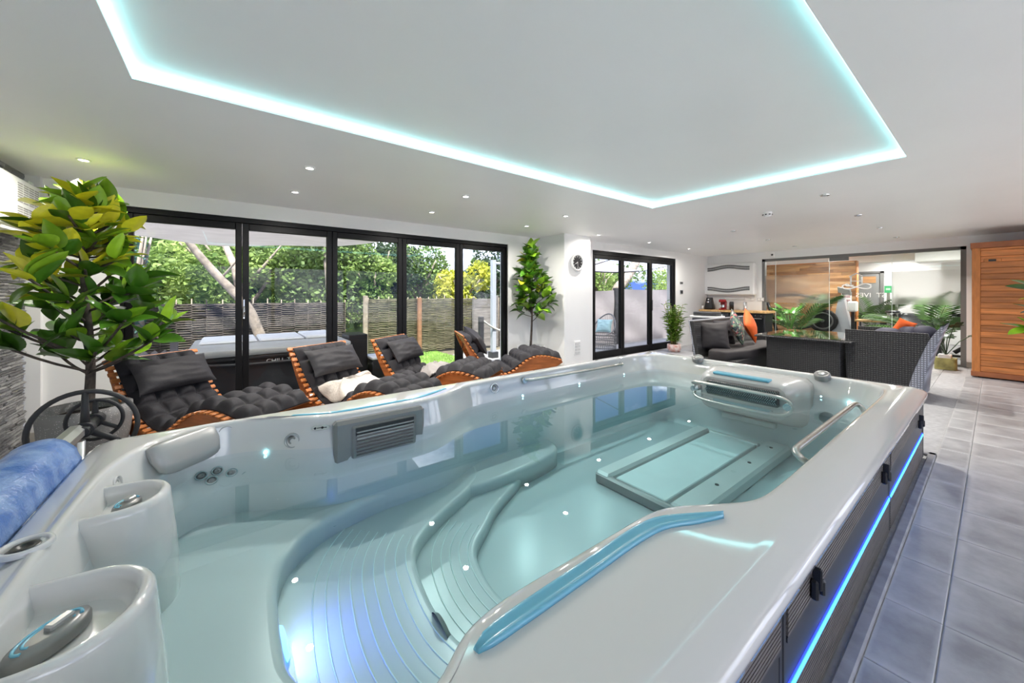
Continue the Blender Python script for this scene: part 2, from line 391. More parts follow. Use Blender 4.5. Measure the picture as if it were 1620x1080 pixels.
# ceiling with raised tray
RX0,RX1,RY0,RY1=-.386,4.15,.42,2.58
cm=MB(); zt=H+.2
cm.box(XL-.2,YN-.25,H,RX0,YF+.25,zt); cm.box(RX1,YN-.25,H,XR+.2,YF+.25,zt); cm.box(RX0,YN-.25,H,RX1,RY0,zt); cm.box(RX0,RY1,H,RX1,YF+.25,zt)
cm.box(RX0,RY0,H+.055,RX1,RY1,zt)
build(cm,'ceiling',CEIL,kind='structure')
ls=thing('led_strip','glowing pale turquoise light strip around the raised ceiling tray','light strip',((RX0+RX1)/2,(RY0+RY1)/2,H+.01))
for nm,a in (('strip',(RX0,RY1-.008,H+.018,RX1,RY1,H+.048)),('strip',(RX1-.008,RY0,H+.018,RX1,RY1,H+.048)),('strip',(RX0,RY0,H+.018,RX1,RY0+.008,H+.048)),('strip',(RX0,RY0,H+.018,RX0+.008,RY1,H+.048))):
    b=MB(); b.box(*a); build(b,nm,CYAN,ls)
# garden bifold doors -----------------------------------------
def pane_unit(par,x0,x1,y,z0,z1,fw,top,bot,swing=0,hinge=None):
    # one glazed leaf made of stiles, rails and a pane; origin at hinge so it can stand ajar
    lf=bpy.data.objects.new('door_leaf',None); COL.objects.link(lf); lf.parent=par; off=wloc(par); lf.location=Vector((x0,y,z0))-off; lf.rotation_euler=(0,0,swing)
    w_=x1-x0; h=z1-z0; b=MB()
    b.box(0,-.03,0,fw,.04,h,r=.004); b.box(w_-fw,-.03,0,w_,.04,h,r=.004); b.box(fw,-.03,h-top,w_-fw,.04,h,r=.004); b.box(fw,-.03,0,w_-fw,.04,bot,r=.004)
    build(b,'leaf_frame',BLACK,lf,world=False)
    g=MB(); g.box(fw-.004,0,bot-.004,w_-fw+.004,.008,h-top+.004); build(g,'pane',MT['window_glass'],lf,world=False)
    return lf
bf=bpy.data.objects.new('door_1',None); COL.objects.link(bf); bf.location=((B1[0]+B1[1])/2,YF+.06,0); bf['kind']='structure'
b=MB(); y=YF+.06
b.box(B1[0],y-.04,2.165,B1[1],y+.06,B1[2],r=.004); b.box(B1[0],y-.04,0,B1[0]+.03,y+.06,2.17); b.box(B1[1]-.03,y-.04,0,B1[1],y+.06,2.17); b.box(B1[0],y-.04,0,B1[1],y+.06,.03)
build(b,'outer_frame',BLACK,bf)
bx=[-.85,.108,1.068,2.018,2.978,3.91]
for k in range(5):
    pane_unit(bf,bx[k]+.002,bx[k+1]-.002,y,.03,2.163,.062,.075,.09)
hb=MB(); hb.cyl((.108,y-.06,1.02),.012,.0,seg=8); 
hb=MB(); hb.box(.115,y-.055,1.05,.135,y-.03,1.28,r=.006); hb.tube([(.125,y-.05,1.08),(.125,y-.075,1.08),(.125,y-.075,1.2)],.008); build(hb,'handle',CHROME,bf)
# terrace window/door ---------------------------------------
wf=bpy.data.objects.new('door_2',None); COL.objects.link(wf); wf.location=((W2[0]+W2[1])/2,Y2+.06,0); wf['kind']='structure'
b=MB(); y=Y2+.06
b.box(W2[0],y-.04,2.15,W2[1],y+.06,W2[2],r=.004); b.box(W2[0],y-.04,0,W2[0]+.05,y+.06,2.17); b.box(W2[1]-.05,y-.04,0,W2[1],y+.06,2.17); b.box(W2[0],y-.04,0,W2[1],y+.06,.03)
build(b,'outer_frame',BLACK,wf)
for a,c in ((5.86,6.83),(6.83,7.92),(7.92,8.94)): pane_unit(wf,a+.002,c-.002,y,.03,2.15,.062,.08,.12)
hb=MB(); hb.box(7.93,y-.06,.95,7.955,y-.03,1.2,r=.006); build(hb,'handle',BLK,wf)
# stacked slate wall on the near left ------------------------
SW=bpy.data.objects.new('wall_left',None); COL.objects.link(SW); SW.location=(XL,4.9,0); SW['kind']='structure'
b=MB(); b.box(XL-.2,4.4,0,XL-.035,YF-.05,H); build(b,'wall_backing',WHITE,SW)
SLATE=mat('slate_strip',(.30,.295,.29),.6,var=.25,vs=9,bump=.5,bs=40,rnd=.45,stretch=(1,1,3))
sme=[]
for k in range(6):
    mb=MB(); t=.018+.006*k; mb.box(-.04,-.5,0,t*.4+random.uniform(0,.012),.5,1,r=.0); 
    # roughly split face
    mb2=MB(); nx=7; 
    R=[]
    for j in range(3):
        zz=(0,.5,1)[j]
        R.append([( .004+.012*random.random()+(.006 if j==1 else 0),-.5+i/(nx-1.0),zz) for i in range(nx)])
    for j in range(2):
        for i in range(nx-1):
            b0=len(mb2.v); mb2.v+=[R[j][i],R[j][i+1],R[j+1][i+1],R[j+1][i]]; mb2.f.append((b0,b0+1,b0+2,b0+3)); mb2.m.append(0); mb2.sm.append(False)
    top=[(-.04,R[2][i][1],1) for i in range(nx)]; bot=[(-.04,R[0][i][1],0) for i in range(nx)]
    for i in range(nx-1):
        b0=len(mb2.v); mb2.v+=[R[2][i],R[2][i+1],top[i+1],top[i],bot[i],bot[i+1],R[0][i+1],R[0][i]]
        mb2.f+=[(b0,b0+1,b0+2,b0+3),(b0+4,b0+5,b0+6,b0+7)]; mb2.m+=[0,0]; mb2.sm+=[False,False]
    for e in (0,nx-1):
        b0=len(mb2.v); mb2.v+=[bot[e],R[0][e],R[1][e],R[2][e],top[e]]; mb2.f.append((b0,b0+1,b0+2,b0+3,b0+4)); mb2.m.append(0); mb2.sm.append(False)
    sme.append(mb2.mesh('slate',SLATE))
rest=MB(); z=0; n=0
while z<H-.002:
    h=random.choice((.018,.022,.026,.03)); h=min(h,H-z); yy=YF-.055
    while yy>4.42:
        l=random.uniform(.12,.3); y0=max(4.4,yy-l); 
        if yy>4.72 and n<298:
            o=inst(random.choice(sme),'slate',SW,M=Matrix.Translation(Vector((XL-.012+random.uniform(-.008,.008),(y0+yy)/2,z))-SW.location)@Matrix.Diagonal((1,(yy-y0)-.002,h-.002,1))); n+=1
        else: rest.box(XL-.05,y0+.001,z+.001,XL+random.uniform(-.008,.01),yy-.001,z+h-.001)
        yy=y0
    z+=h
build(rest,'slate_field',SLATE,SW,kind='stuff')
def pxX_(u,x=XR+.08):
    r=u-810; return x*(.7952*584-.6063*r)/(.6063*584+.7952*r)
# glass partition --------------------------------------------
GP=bpy.data.objects.new('window_1',None); COL.objects.link(GP); GP.location=(XR+.08,1.74,0); GP['kind']='structure'
GREYF=mat('grey_frame',(.17,.17,.165),.45)
GY=[pxX_(u) for u in (1227,1312,1411)]
b=MB(); b.box(XR+.02,3.54,0,XR+.14,3.60,2.22); b.box(XR+.02,.33,0,XR+.14,.40,2.22); b.box(XR+.02,.33,2.16,XR+.14,3.60,2.22); b.box(XR+.02,.40,0,XR+.14,3.54,.03)
build(b,'frame',GREYF,GP)
for a,c in ((3.54,GY[0]),(GY[0]-.005,GY[1]+.005),(GY[2],.40)):
    g=MB(); g.box(XR+.075,c+.003,.03,XR+.085,a-.003,2.16); build(g,'pane',MT['partition_glass'],GP)
    g=MB(); g.box(XR+.066,c+.003,1.13,XR+.070,a-.003,1.80); build(g,'frosted_band',FROST,GP)
g=MB(); g.box(XR+.075,GY[2]+.006,.02,XR+.085,GY[1]-.005,2.14); door=build(g,'glass_door',MT['partition_glass'],GP)
b=MB(); b.box(XR+.05,GY[1]-.33,2.08,XR+.11,GY[1]-.005,2.17,r=.004); build(b,'patch_fitting',GREYP,door)
# edge-lit line of the panes
b=MB(); [b.box(XR+.072,y_-.003,.03,XR+.088,y_+.003,2.16) for y_ in GY]; build(b,'glass_edge',mat('glass_edge_green',(.65,.75,.72),.3),GP)
# white logo line drawing and mirrored lettering on the door
LOGO=mat('white_vinyl',(.86,.86,.84),.5)
def loc_gp(u,v):
    r=u-810; dx=.6063*584+.7952*r; s_=(XR+.06)/dx
    return (XR+.06,(.7952*584-.6063*r)*s_,1.34+(465-v)*s_)
b=MB(); LR=.014
b.tube([loc_gp(1343.5,438),loc_gp(1355.5,432),loc_gp(1365,437)],LR,6); b.tube([loc_gp(1346,437),loc_gp(1346,451)],LR,6); b.tube([loc_gp(1363.5,438),loc_gp(1363.5,449)],LR,6); b.tube([loc_gp(1347,444.5),loc_gp(1363,444.5)],LR*.7,6)
b.tube(chaikin([loc_gp(*p) for p in ((1378,451),(1370,448),(1362,450),(1352,455),(1342,457),(1334,456),(1332,452.5),(1336,450),(1343,452),(1352,453.5),(1361,455.5),(1370,457),(1377,455.5),(1378,452))],3,False),LR,6)
b.tube(chaikin([loc_gp(*p) for p in ((1344,451),(1339,448.5),(1337,451),(1341,453),(1350,451))],3,False),LR*.8,6)
build(b,'logo',LOGO,door)
for ch,u in (('S',1358),('E',1362.5),('V',1371.5),('I',1366),('I',1378.5),('T',1388),('S',1395)):
    pass
me=text_mesh('ST  IVES',.135,.001); me.materials.append(LOGO)
p=loc_gp(1377,467); 
inst(me,'lettering',door,M=Matrix.Translation(Vector(p)-wloc(door))@Matrix.Rotation(PI/2,4,'Z')@Matrix.Rotation(PI/2,4,'X'))
# ================================================================ SWIM SPA
SPA=thing('swim_spa','long white acrylic swim spa full of turquoise water in a ribbed charcoal cabinet','swim spa',(2.0,1.62,0))
inner=[(-.30,.95),(-.2,.76),(0,.66),(.20,.63),(.33,.672),(.395,.721),(.453,.744),(.55,.757),(.74,.752),(1.04,.745),(1.16,.742),(1.27,.715),(1.40,.63),(1.53,.553),(1.66,.533),(2.2,.53),(3.1,.53),(4.0,.53),(4.24,.57),(4.36,.72),(4.38,1.0),(4.38,1.6),(4.38,2.25),(4.32,2.55),(4.1,2.70),(3.6,2.715),(2.7,2.715),(1.85,2.715),(1.60,2.70),(1.42,2.62),(1.27,2.53),(1.16,2.50),(1.04,2.49),(.74,2.49),(.52,2.50),(.36,2.58),(.2,2.70),(.0,2.78),(-.2,2.74),(-.34,2.60),(-.42,2.38),(-.44,2.0),(-.44,1.4),(-.38,1.1)]
inner=resample(chaikin(inner,2),420)
CX,CY=1.4,1.62
outer=resample(rrect(TX0,TY0,TX1,TY1,.10,8),900)
def ray_hit(poly,dx,dy):
    best=None;n=len(poly)
    for i in range(n):
        x1,y1=poly[i][0]-CX,poly[i][1]-CY; x2,y2=poly[(i+1)%n][0]-CX,poly[(i+1)%n][1]-CY
        d=dx*(y2-y1)-dy*(x2-x1)
        if abs(d)<1e-12: continue
        t=(x1*(y2-y1)-y1*(x2-x1))/d; u=(x1*dy-y1*dx)/d
        if t>0 and -1e-9<=u<=1+1e-9 and (best is None or t<best): best=t
    return (CX+dx*best,CY+dy*best)
small=rrect(TX0,TY0,TX1,TY1,.10,8)
om=[ray_hit(small,p[0]-CX,p[1]-CY) for p in inner]
no=norms(om); ni=norms(inner)
def off(base,nn,d,z): return [(p[0]+n_[0]*d,p[1]+n_[1]*d,z) for p,n_ in zip(base,nn)]
# damp offset inward at corners handled by small values
rings=[off(om,no,-.03,.498),off(om,no,-.012,.50),off(om,no,-.006,.506),off(om,no,-.004,.53),off(om,no,-.014,.545),off(om,no,-.03,.555),off(om,no,-.085,.570),off(om,no,-.10,.574),off(om,no,-.115,.575)]
rings+=[off(inner,ni,.030,.582),off(inner,ni,.014,.580),off(inner,ni,.005,.574),off(inner,ni,0,.563),off(inner,ni,-.004,.545),off(inner,ni,-.014,.50),off(inner,ni,-.03,.45),off(inner,ni,-.04,.40),off(inner,ni,-.055,.35),off(inner,ni,-.06,.30),off(inner,ni,-.10,.27),off(inner,ni,-.115,.24)]
rings+=[off(inner,ni,-.125,.0),off(inner,ni,-.13,-.12),off(inner,ni,-.14,-.165),off(inner,ni,-.165,-.185)]
sh=MB(); nr=len(rings)
sh.ring_loft(rings,0,True,True,mis=[0]*16+[1]*(nr-17))
last=rings[-1]; b0=len(sh.v); sh.v+=last+[(p[0]*.5+CX*.5,p[1]*.5+CY*.5,-.187) for p in last]+[(CX,CY,-.187)]
n_=len(last)
for i in range(n_):
    j=(i+1)%n_; sh.f.append((b0+i,b0+j,b0+n_+j,b0+n_+i)); sh.f.append((b0+n_+i,b0+n_+j,b0+2*n_)); sh.m+=[1,1]; sh.sm+=[False,False]
build(sh,'shell',[ACR,ACR2],SPA)
# entry platform and steps under water (rounded solid lips)
def slab(name,curve,z0,z1,bev,m=ACR2,back=None):
    c=chaikin(curve,3,False); poly=c+(back or [(-.41,.75),(-.41,2.5)][::1])
    ar=sum(poly[i][0]*poly[(i+1)%len(poly)][1]-poly[(i+1)%len(poly)][0]*poly[i][1] for i in range(len(poly)))
    if ar<0: poly=poly[::-1]
    b=MB(); b.prism(poly,z0,z1,bev=bev); return build(b,name,m,SPA)
seat_edge=[(.62,.50),(.60,.80),(.42,.95),(.26,1.25),(.16,1.42),(.150,1.55),(.152,1.75),(.16,1.92),(.21,2.08),(.33,2.22),(.5,2.31),(.75,2.36),(1.0,2.40),(1.2,2.50),(1.3,2.72)]
slab('seat_platform',seat_edge,-.2,.085,.04,back=[(1.3,2.80),(-.48,2.80),(-.48,.5)])
t1=[(1.03,.50),(1.0,.80),(.86,1.0),(.76,1.2),(.72,1.34),(.715,1.50),(.735,1.68),(.765,1.84),(.83,1.96),(.96,2.06),(1.16,2.17),(1.35,2.26),(1.55,2.42),(1.62,2.75)]
slab('step',t1,-.19,-.035,.032,back=[(1.62,2.8),(.0,2.8),(0,.5)])
t2=[(1.35,.5),(1.3,.78),(1.18,1.0),(1.09,1.2),(1.045,1.4),(1.04,1.55),(1.08,1.74),(1.15,1.85),(1.28,1.94),(1.42,2.06),(1.6,2.16),(1.8,2.26),(2.0,2.4),(2.05,2.75)]
slab('step',t2,-.19,-.115,.03,back=[(2.05,2.8),(.5,2.8),(.5,.5)])
# low bench along the far wall
bc=[(1.1,2.28),(1.35,2.28),(1.54,2.26),(1.94,2.29),(2.23,2.33),(2.36,2.40),(2.42,2.56),(2.42,2.78)]
slab('bench',bc,-.19,-.04,.03,back=[(2.42,2.82),(1.1,2.82)])
# non-slip ribs on treads
rb=MB()
def ribs(curve,z,k0,k1,d,t0,t1_):
    c=chaikin(curve,3,False); nn=[]
    for i in range(len(c)):
        a=c[max(0,i-1)]; b=c[min(len(c)-1,i+1)]; l=math.dist(a,b) or 1; nn.append(((b[1]-a[1])/l,-(b[0]-a[0])/l))
    for k in range(k0,k1):
        pts=[(p[0]-n_[0]*d*k,p[1]-n_[1]*d*k,z) for p,n_ in zip(c,nn)]
        pts=[p for i,p in enumerate(pts) if t0<i/len(pts)<t1_]
        if len(pts)>2: rb.tube(pts,.0035,5)
ribs(t1,-.035,1,10,.052,.16,.62); ribs(t2,-.115,1,6,.05,.16,.6)
build(rb,'tread_ribs',mat('rib_acrylic',(.62,.70,.68),.3),SPA)
# water body -------------------------------------------------
wp=[(p[0]-n_[0]*.0,p[1]-n_[1]*.0) for p,n_ in zip(inner,ni)]
wr=[[(p[0],p[1],-.5) for p in wp],[(p[0],p[1],.38) for p in wp]]
wm=MB(); wm.ring_loft(wr,0,False,True,True,True)
wat=solo(wm,'pool_water',WATER,'still clear turquoise water filling the swim spa','water',loc=(2.0,1.62,-.5),kind='stuff')
# cupholder pedestals ---------------------------------------
def pedestal(cx,cy_,L_,W_,zt,ang=0):
    b=MB(); P=[]
    base=rrect(-L_,-W_,L_,W_,min(L_,W_)*.93,8); base=resample(base,64)
    nb=norms(base); M=TR(cx,cy_,0,ang)
    def R(d,z,zs=0): return [(p[0]-q[0]*d+0,p[1]-q[1]*d,z-(p[0]*zs)) for p,q in zip(base,nb)]
    rr=[R(-.03,.0),R(-.025,.25),R(-.015,.36),R(-.006,.44),R(0,zt-.03),R(.004,zt-.012),R(.013,zt-.003),R(.022,zt),R(.032,zt-.006),R(.038,zt-.03),R(.045,zt-.06),R(.06,zt-.066)]
    b.ring_loft(rr,0,True,True,False,True,M)
    return b
for cx,cy_,l,w_,zt,an in ((-.40,2.12,.20,.155,.535,-.10),(-.40,1.42,.235,.19,.545,-.12)):
    build(pedestal(cx,cy_,l,w_,zt,an),'cup_holder_pedestal',ACR,SPA)
# control valves
def valve(cx,cy_,z,a,b_,rz,label=None):
    b=MB(); M=TR(cx,cy_,z,rz)
    ell=[(a*math.cos(2*PI*i/32),b_*math.sin(2*PI*i/32)) for i in range(32)]
    b.ring_loft([[(x,y,0) for x,y in ell],[(x,y,.022) for x,y in ell],[(x*.93,y*.93,.032) for x,y in ell],[(x*.5,y*.5,.036) for x,y in ell]],0,True,True,False,True,M)
    o=build(b,'diverter_valve',[GREYP],SPA,label=label)
    for k in (.55,.75):
        r=MB(); r.tube([(a*k*math.cos(t/20*PI*1.3-.6),b_*k*math.sin(t/20*PI*1.3-.6),.034) for t in range(21)],.004,6,M=M); build(r,'arc_mark',TEAL,o)
    r=MB(); r.box(-.004,-.012,.03,a*.55,.012,.048,r=.004,M=M); build(r,'grip',GREYL,o)
valve(-.352,1.40,.485,.085,.042,.9); valve(-.33,2.11,.475,.055,.032,1.0)
# opening in near-left rim
def ringdisc(name,c,nrm,r,m1,m2,par,depth=.02,petals=0,label=None,sx=1):
    q=Vector(nrm).to_track_quat('Z','Y').to_matrix().to_4x4(); M=Matrix.Translation(c)@q@Matrix.Diagonal((sx,1,1,1))
    b=MB(); b.lathe([(r*1.0,-.004),(r,.006),(r*.94,.012),(r*.82,.012),(r*.76,.004),(r*.74,-depth*.4)],26,0,M); o=build(b,name,m1,par,label=label)
    b=MB(); b.lathe([(r*.75,-depth*.3),(r*.55,.002),(r*.5,.006),(r*.3,.006),(r*.26,0),(.001,0)],22,0,M); 
    o2=build(b,'insert',m2,o)
    if petals:
        b=MB()
        for k in range(petals): a=2*PI*k/petals; b.cyl((r*.5*math.cos(a),r*.5*math.sin(a),.002),r*.13,.006,seg=8,M=M)
        build(b,'nozzle_ring',BLK,o)
    return o
ringdisc('filler_cap',(-.49,1.77,.578),(0,0,1),.058,ACR,BLK,SPA,sx=1)
# jets
TJ=mat('jet_plastic',(.35,.45,.46),.25,metal=.3)
for u,v in ((-.239,3.13),):pass
jn=(.35,-1,.25)
for x,y,z in ((-.06,2.70,.33),(.005,2.70,.30),(.075,2.68,.27),(-.13,2.68,.33),(-.085,2.68,.29),(-.02,2.68,.25)):
    ringdisc('water_jet',(x,y,z),(.1,-1,.5),.024,TJ,GREYP,SPA,sx=1.2)
ringdisc('large_jet',(-.385,1.80,.31),(1,-.3,.5),.040,CHROME,TJ,SPA,petals=0)
ringdisc('large_jet',(-.36,1.60,.24),(1,-.1,.5),.060,CHROME,TJ,SPA,petals=8)
ringdisc('water_jet',(.27,2.20,.03),(1,-.9,.4),.028,TJ,GREYP,SPA); ringdisc('water_jet',(.47,2.31,.03),(.5,-1,.4),.024,TJ,GREYP,SPA)
# wall discs on the far side
ringdisc('rim_sensor',(-.02,2.77,.52),(0,-1,.1),.040,GREYL,GREYL,SPA)
ringdisc('wall_inlet',(.30,2.595,.45),(-.45,-1,.1),.044,GREYL,GREYP,SPA)
ringdisc('wall_speaker',(1.86,2.700,.505),(0,-1,.15),.045,CHROME,GREYP,SPA,label='chrome ringed speaker in the far wall')
ringdisc('rim_vent',(-.405,2.36,.50),(1,-.2,.1),.036,ACR,GREYL,SPA)
b=MB(); M=Matrix.Translation((.44,2.515,.52))@Vector((-.3,-1,.1)).to_track_quat('Z','Y').to_matrix().to_4x4()
ell=[(.05*math.cos(2*PI*i/24),.014*math.sin(2*PI*i/24)) for i in range(24)]
b.ring_loft([[(x,y,0) for x,y in ell],[(x,y,.004) for x,y in ell]],0,True,True,False,True,M); eb=build(b,'oval_badge',CHROME,SPA)
b=MB(); b.cyl((-.03,0,.004),.007,.002,seg=10,M=M); b.cyl((.01,0,.004),.007,.002,seg=10,M=M); b.box(-.02,-.002,.004,.035,.002,.006,M=M); build(b,'badge_mark',BLK,eb)
# underwater speaker pods on the rim end
for y in (2.13,.98):
    b=MB(); M=TR(4.375,y,.575)@Matrix.Rotation(math.radians(-22),4,'Y'); b.lathe([(.062,-.02),(.062,.022),(.054,.032),(.040,.032),(.036,.026),(.001,.03)],28,0,M); o=build(b,'speaker_cap',GREYP,SPA)
    b=MB(); b.lathe([(.028,.030),(.022,.036),(.001,.036)],20,0,M); build(b,'cap_button',GREYL,o)
# waterline lights
WLO=mat('led_lens',(.7,.9,.95),.2)
for x,y in ((.166,2.655),(2.164,2.675),(2.933,2.675),(3.701,2.675),(4.345,2.14),(4.345,.98),(4.30,.78)):
    b=MB(); b.sphere((x,y,.392),.0095 if y>1.2 else .013,12); o=build(b,'waterline_lamp',WLED,SPA)
# pillow
b=MB()
pr=[(0,0),(.03,.035),(.055,.03),(.075,-.01),(.10,-.07),(.105,-.12),(.09,-.13),(.08,-.11),(.06,-.06),(.03,-.02)]
rr=[]
K=16
for k in range(K+1):
    t=k/K; e=(1-abs(2*t-1)**5)**.5 if 0<t<1 else .05
    rr.append([(-.17+.34*t,-p[0]*(.55+.45*e),.045+(p[1])*(.35+.65*e)) for p in pr])
b.ring_loft(rr,0,True,True,True,True,TR(-.22,2.70,.50,math.radians(40)))
build(b,'head_pillow',mat('pillow_grey',(.36,.36,.355),.35,metal=.2),SPA)
# skimmer grille on the far wall
sg=MB(); sg.box(.50,2.44,.29,1.09,2.515,.552,r=.02); so_=build(sg,'skimmer_housing',GREYP,SPA,label='grey slotted filter intake')
b=MB(); b.box(.60,2.425,.31,1.02,2.45,.51,r=.01); build(b,'skimmer_face',GREYP,so_)
for k in range(8):
    b=MB(); z=.325+.021*k; b.box(.625,2.41,z,.995,2.436,z+(.009 if k<6 else .008),r=.002); build(b,'slat',GREYP if k<5 else GREYL,so_)
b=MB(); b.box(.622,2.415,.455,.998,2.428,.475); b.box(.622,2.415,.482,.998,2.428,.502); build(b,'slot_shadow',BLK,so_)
# far rim teal trim + near rim teal trim
def trim(top,bot,name='teal_inlay',z=.583,h=.016):
    tp=chaikin(top,2,False); bt=chaikin(bot,2,False); n=28; tp=resample(tp,n,False); bt=resample(bt,n,False)
    b=MB(); R=[]
    for i in range(n):
        a,c=tp[i],bt[i]; s_=[]
        w_=math.dist(a,c)
        prof=((0,0),(0,.5),(.12,.9),(.3,.75),(.55,.45),(.72,.55),(.9,1),(1,.5),(1,0))
        for t,q in prof: s_.append((a[0]+(c[0]-a[0])*t,a[1]+(c[1]-a[1])*t,z-.004+h*q*min(1,w_/.02)))
        R.append(s_)
    b.ring_loft(R,0,True,True,True,True)
    return build(b,name,TEAL,SPA)
trim([(.412,.676),(.435,.692),(.485,.703),(.61,.706),(.83,.708),(1.03,.716),(1.15,.700),(1.25,.640),(1.355,.572)],[(.416,.662),(.45,.655),(.49,.655),(.61,.655),(.83,.657),(.97,.660),(1.12,.652),(1.22,.60),(1.33,.560)])
trim([(.30,2.66),(.42,2.60),(.55,2.545),(.8,2.54),(1.08,2.55),(1.2,2.585),(1.38,2.68)],[(.31,2.67),(.43,2.615),(.56,2.565),(.8,2.56),(1.06,2.57),(1.18,2.60),(1.37,2.69)],h=.010)
# hand rails
b=MB(); b.tube(chaikin([(2.20,2.69,.535),(2.22,2.655,.535),(2.30,2.648,.533),(3.6,2.648,.52),(3.66,2.655,.52),(3.68,2.69,.52)],2,False),.0135,10); hr=build(b,'hand_rail',STEEL,SPA)
for x in (2.20,3.68):
    b=MB(); b.cyl((x,2.675,.53 if x<3 else .515),.028,.03,axis='y',seg=16); build(b,'rail_mount',CHROME,hr)
b=MB(); b.tube(chaikin([(2.25,.535,.50),(2.17,.575,.56),(2.20,.60,.575),(2.30,.60,.575),(3.40,.60,.575),(3.50,.60,.57),(3.52,.57,.55),(3.46,.535,.50)],2,False),.016,10); build(b,'hand_rail',STEEL,SPA)
b=MB(); b.tube([(1.29,2.595,.545),(1.42,2.66,.525)],.010,8); build(b,'grab_bar',CHROME,SPA)
# swim jet housing ---------------------------------------------
b=MB()
def srect(y0,y1,z0,z1,x,r): return [(x,p[0],p[1]) for p in resample(rrect(y0,z0,y1,z1,r,6),48)]
b.ring_loft([srect(1.02,2.02,.05,.54,4.40,.10),srect(1.05,1.99,.08,.535,4.25,.10),srect(1.09,1.95,.12,.525,4.10,.09),srect(1.11,1.93,.15,.51,4.03,.08),srect(1.15,1.89,.18,.48,3.985,.07)],0,True,True,True,True)
jh=build(b,'jet_housing',mat('housing_grey',(.46,.46,.45),.25,metal=.15),SPA,label='grey swim jet housing')
b=MB(); b.box(4.01,1.29,.505,4.10,1.80,.532,r=.008); build(b,'teal_panel',TEAL,jh)
b=MB(); b.box(3.955,1.20,.30,3.99,1.84,.455,r=.01); build(b,'jet_recess',mat('grille_dark',(.07,.07,.07),.4),jh)
b=MB()
for k in range(34):
    for j in range(5):
        y=1.22+k*.0185+(j%2)*.009; z=.335+j*.026; b.box(3.945,y-.003,z-.012,3.957,y+.003,z+.012,M=Matrix.Translation((3.95,y,z))@Matrix.Rotation(.7 if j%2 else -.7,4,'X')@Matrix.Translation((-3.95,-y,-z)))
build(b,'diamond_grille',CHROME,jh)
b=MB(); b.tube(chaikin([(4.02,1.92,.36),(3.90,1.97,.40),(3.86,1.90,.43),(3.86,1.55,.43),(3.86,1.18,.43),(3.90,1.10,.40),(3.96,1.09,.31),(3.92,1.15,.25),(3.88,1.25,.25),(3.88,1.85,.25),(3.92,1.95,.27),(3.98,1.96,.33)],2),.015,10,closed=True); build(b,'jet_rail',STEEL,SPA)
for y in (1.14,1.93):
    b=MB(); b.tube([(4.06,y,.34),(3.90,y+(.02 if y>1.5 else -.02),.34)],.03,12); build(b,'rail_bracket',CHROME,SPA)
# lower vents of far end
b=MB(); b.box(4.20,1.30,.02,4.27,1.80,.08,r=.01); build(b,'return_vent',ACR,SPA)
b=MB(); b.lathe([(.001,0),(.06,0),(.06,.01),(.05,.018),(.001,.02)],20,0,Matrix.Translation((4.27,.92,.22))@Matrix.Rotation(-PI/2,4,'Y')); build(b,'suction_cover',GREYP,SPA)
# treadmill on the floor -------------------------------------
tm=bpy.data.objects.new('treadmill',None); COL.objects.link(tm); tm.parent=SPA; off_=wloc(SPA); tm.location=Vector((3.2,1.65,-.18))-off_
BELT=mat('treadmill_belt',(.60,.66,.66),.5,var=.04,vs=3); TMF=mat('treadmill_frame',(.55,.56,.55),.35,metal=.2)
zt=-.105
b=MB(); b.box(2.42,1.40,-.19,4.0,1.82,zt,r=.006); build(b,'running_belt',BELT,tm)
b=MB(); b.box(2.36,1.84,-.19,4.05,1.98,zt+.022,r=.02); build(b,'side_rail',TMF,tm)
b=MB(); b.box(2.40,1.17,-.19,4.20,1.37,zt+.015,r=.02); build(b,'side_rail',TMF,tm)
b=MB(); b.box(2.355,1.17,-.19,2.412,1.98,zt+.004,r=.015); build(b,'end_roller',GREYP,tm)
b=MB(); b.box(4.0,1.38,-.19,4.06,1.84,zt+.01,r=.01); build(b,'end_roller',TMF,tm)
for x in (2.9,3.5,4.0):
    b=MB(); b.cyl((x,1.27,zt+.014),.014,.006,seg=10); build(b,'bolt',BLK,tm)
# step lamp and drain
b=MB(); b.lathe([(.001,.012),(.05,.012),(.06,0)],20,0,Matrix.Translation((.16,1.66,-.0))@Matrix.Rotation(math.radians(75),4,'Y')@Matrix.Diagonal((1,1.2,1,1))); build(b,'underwater_lamp',VLED,SPA,label='glowing blue underwater lamp')
b=MB(); b.lathe([(.001,.02),(.07,.018),(.085,0)],20,0,Matrix.Translation((.70,1.40,-.075))@Matrix.Rotation(math.radians(75),4,'Y')); build(b,'suction_cover',GREYP,SPA)
ld=bpy.data.lights.new('underwater_glow','AREA'); lo=bpy.data.objects.new('underwater_glow',ld); COL.objects.link(lo); ld.shape='DISK'; ld.size=.22; ld.energy=1.7; ld.color=(.08,.14,1.0); lo.parent=SPA; lo.location=Vector((.20,1.60,.045))-off_; lo.rotation_euler=(0,math.radians(-82),0)
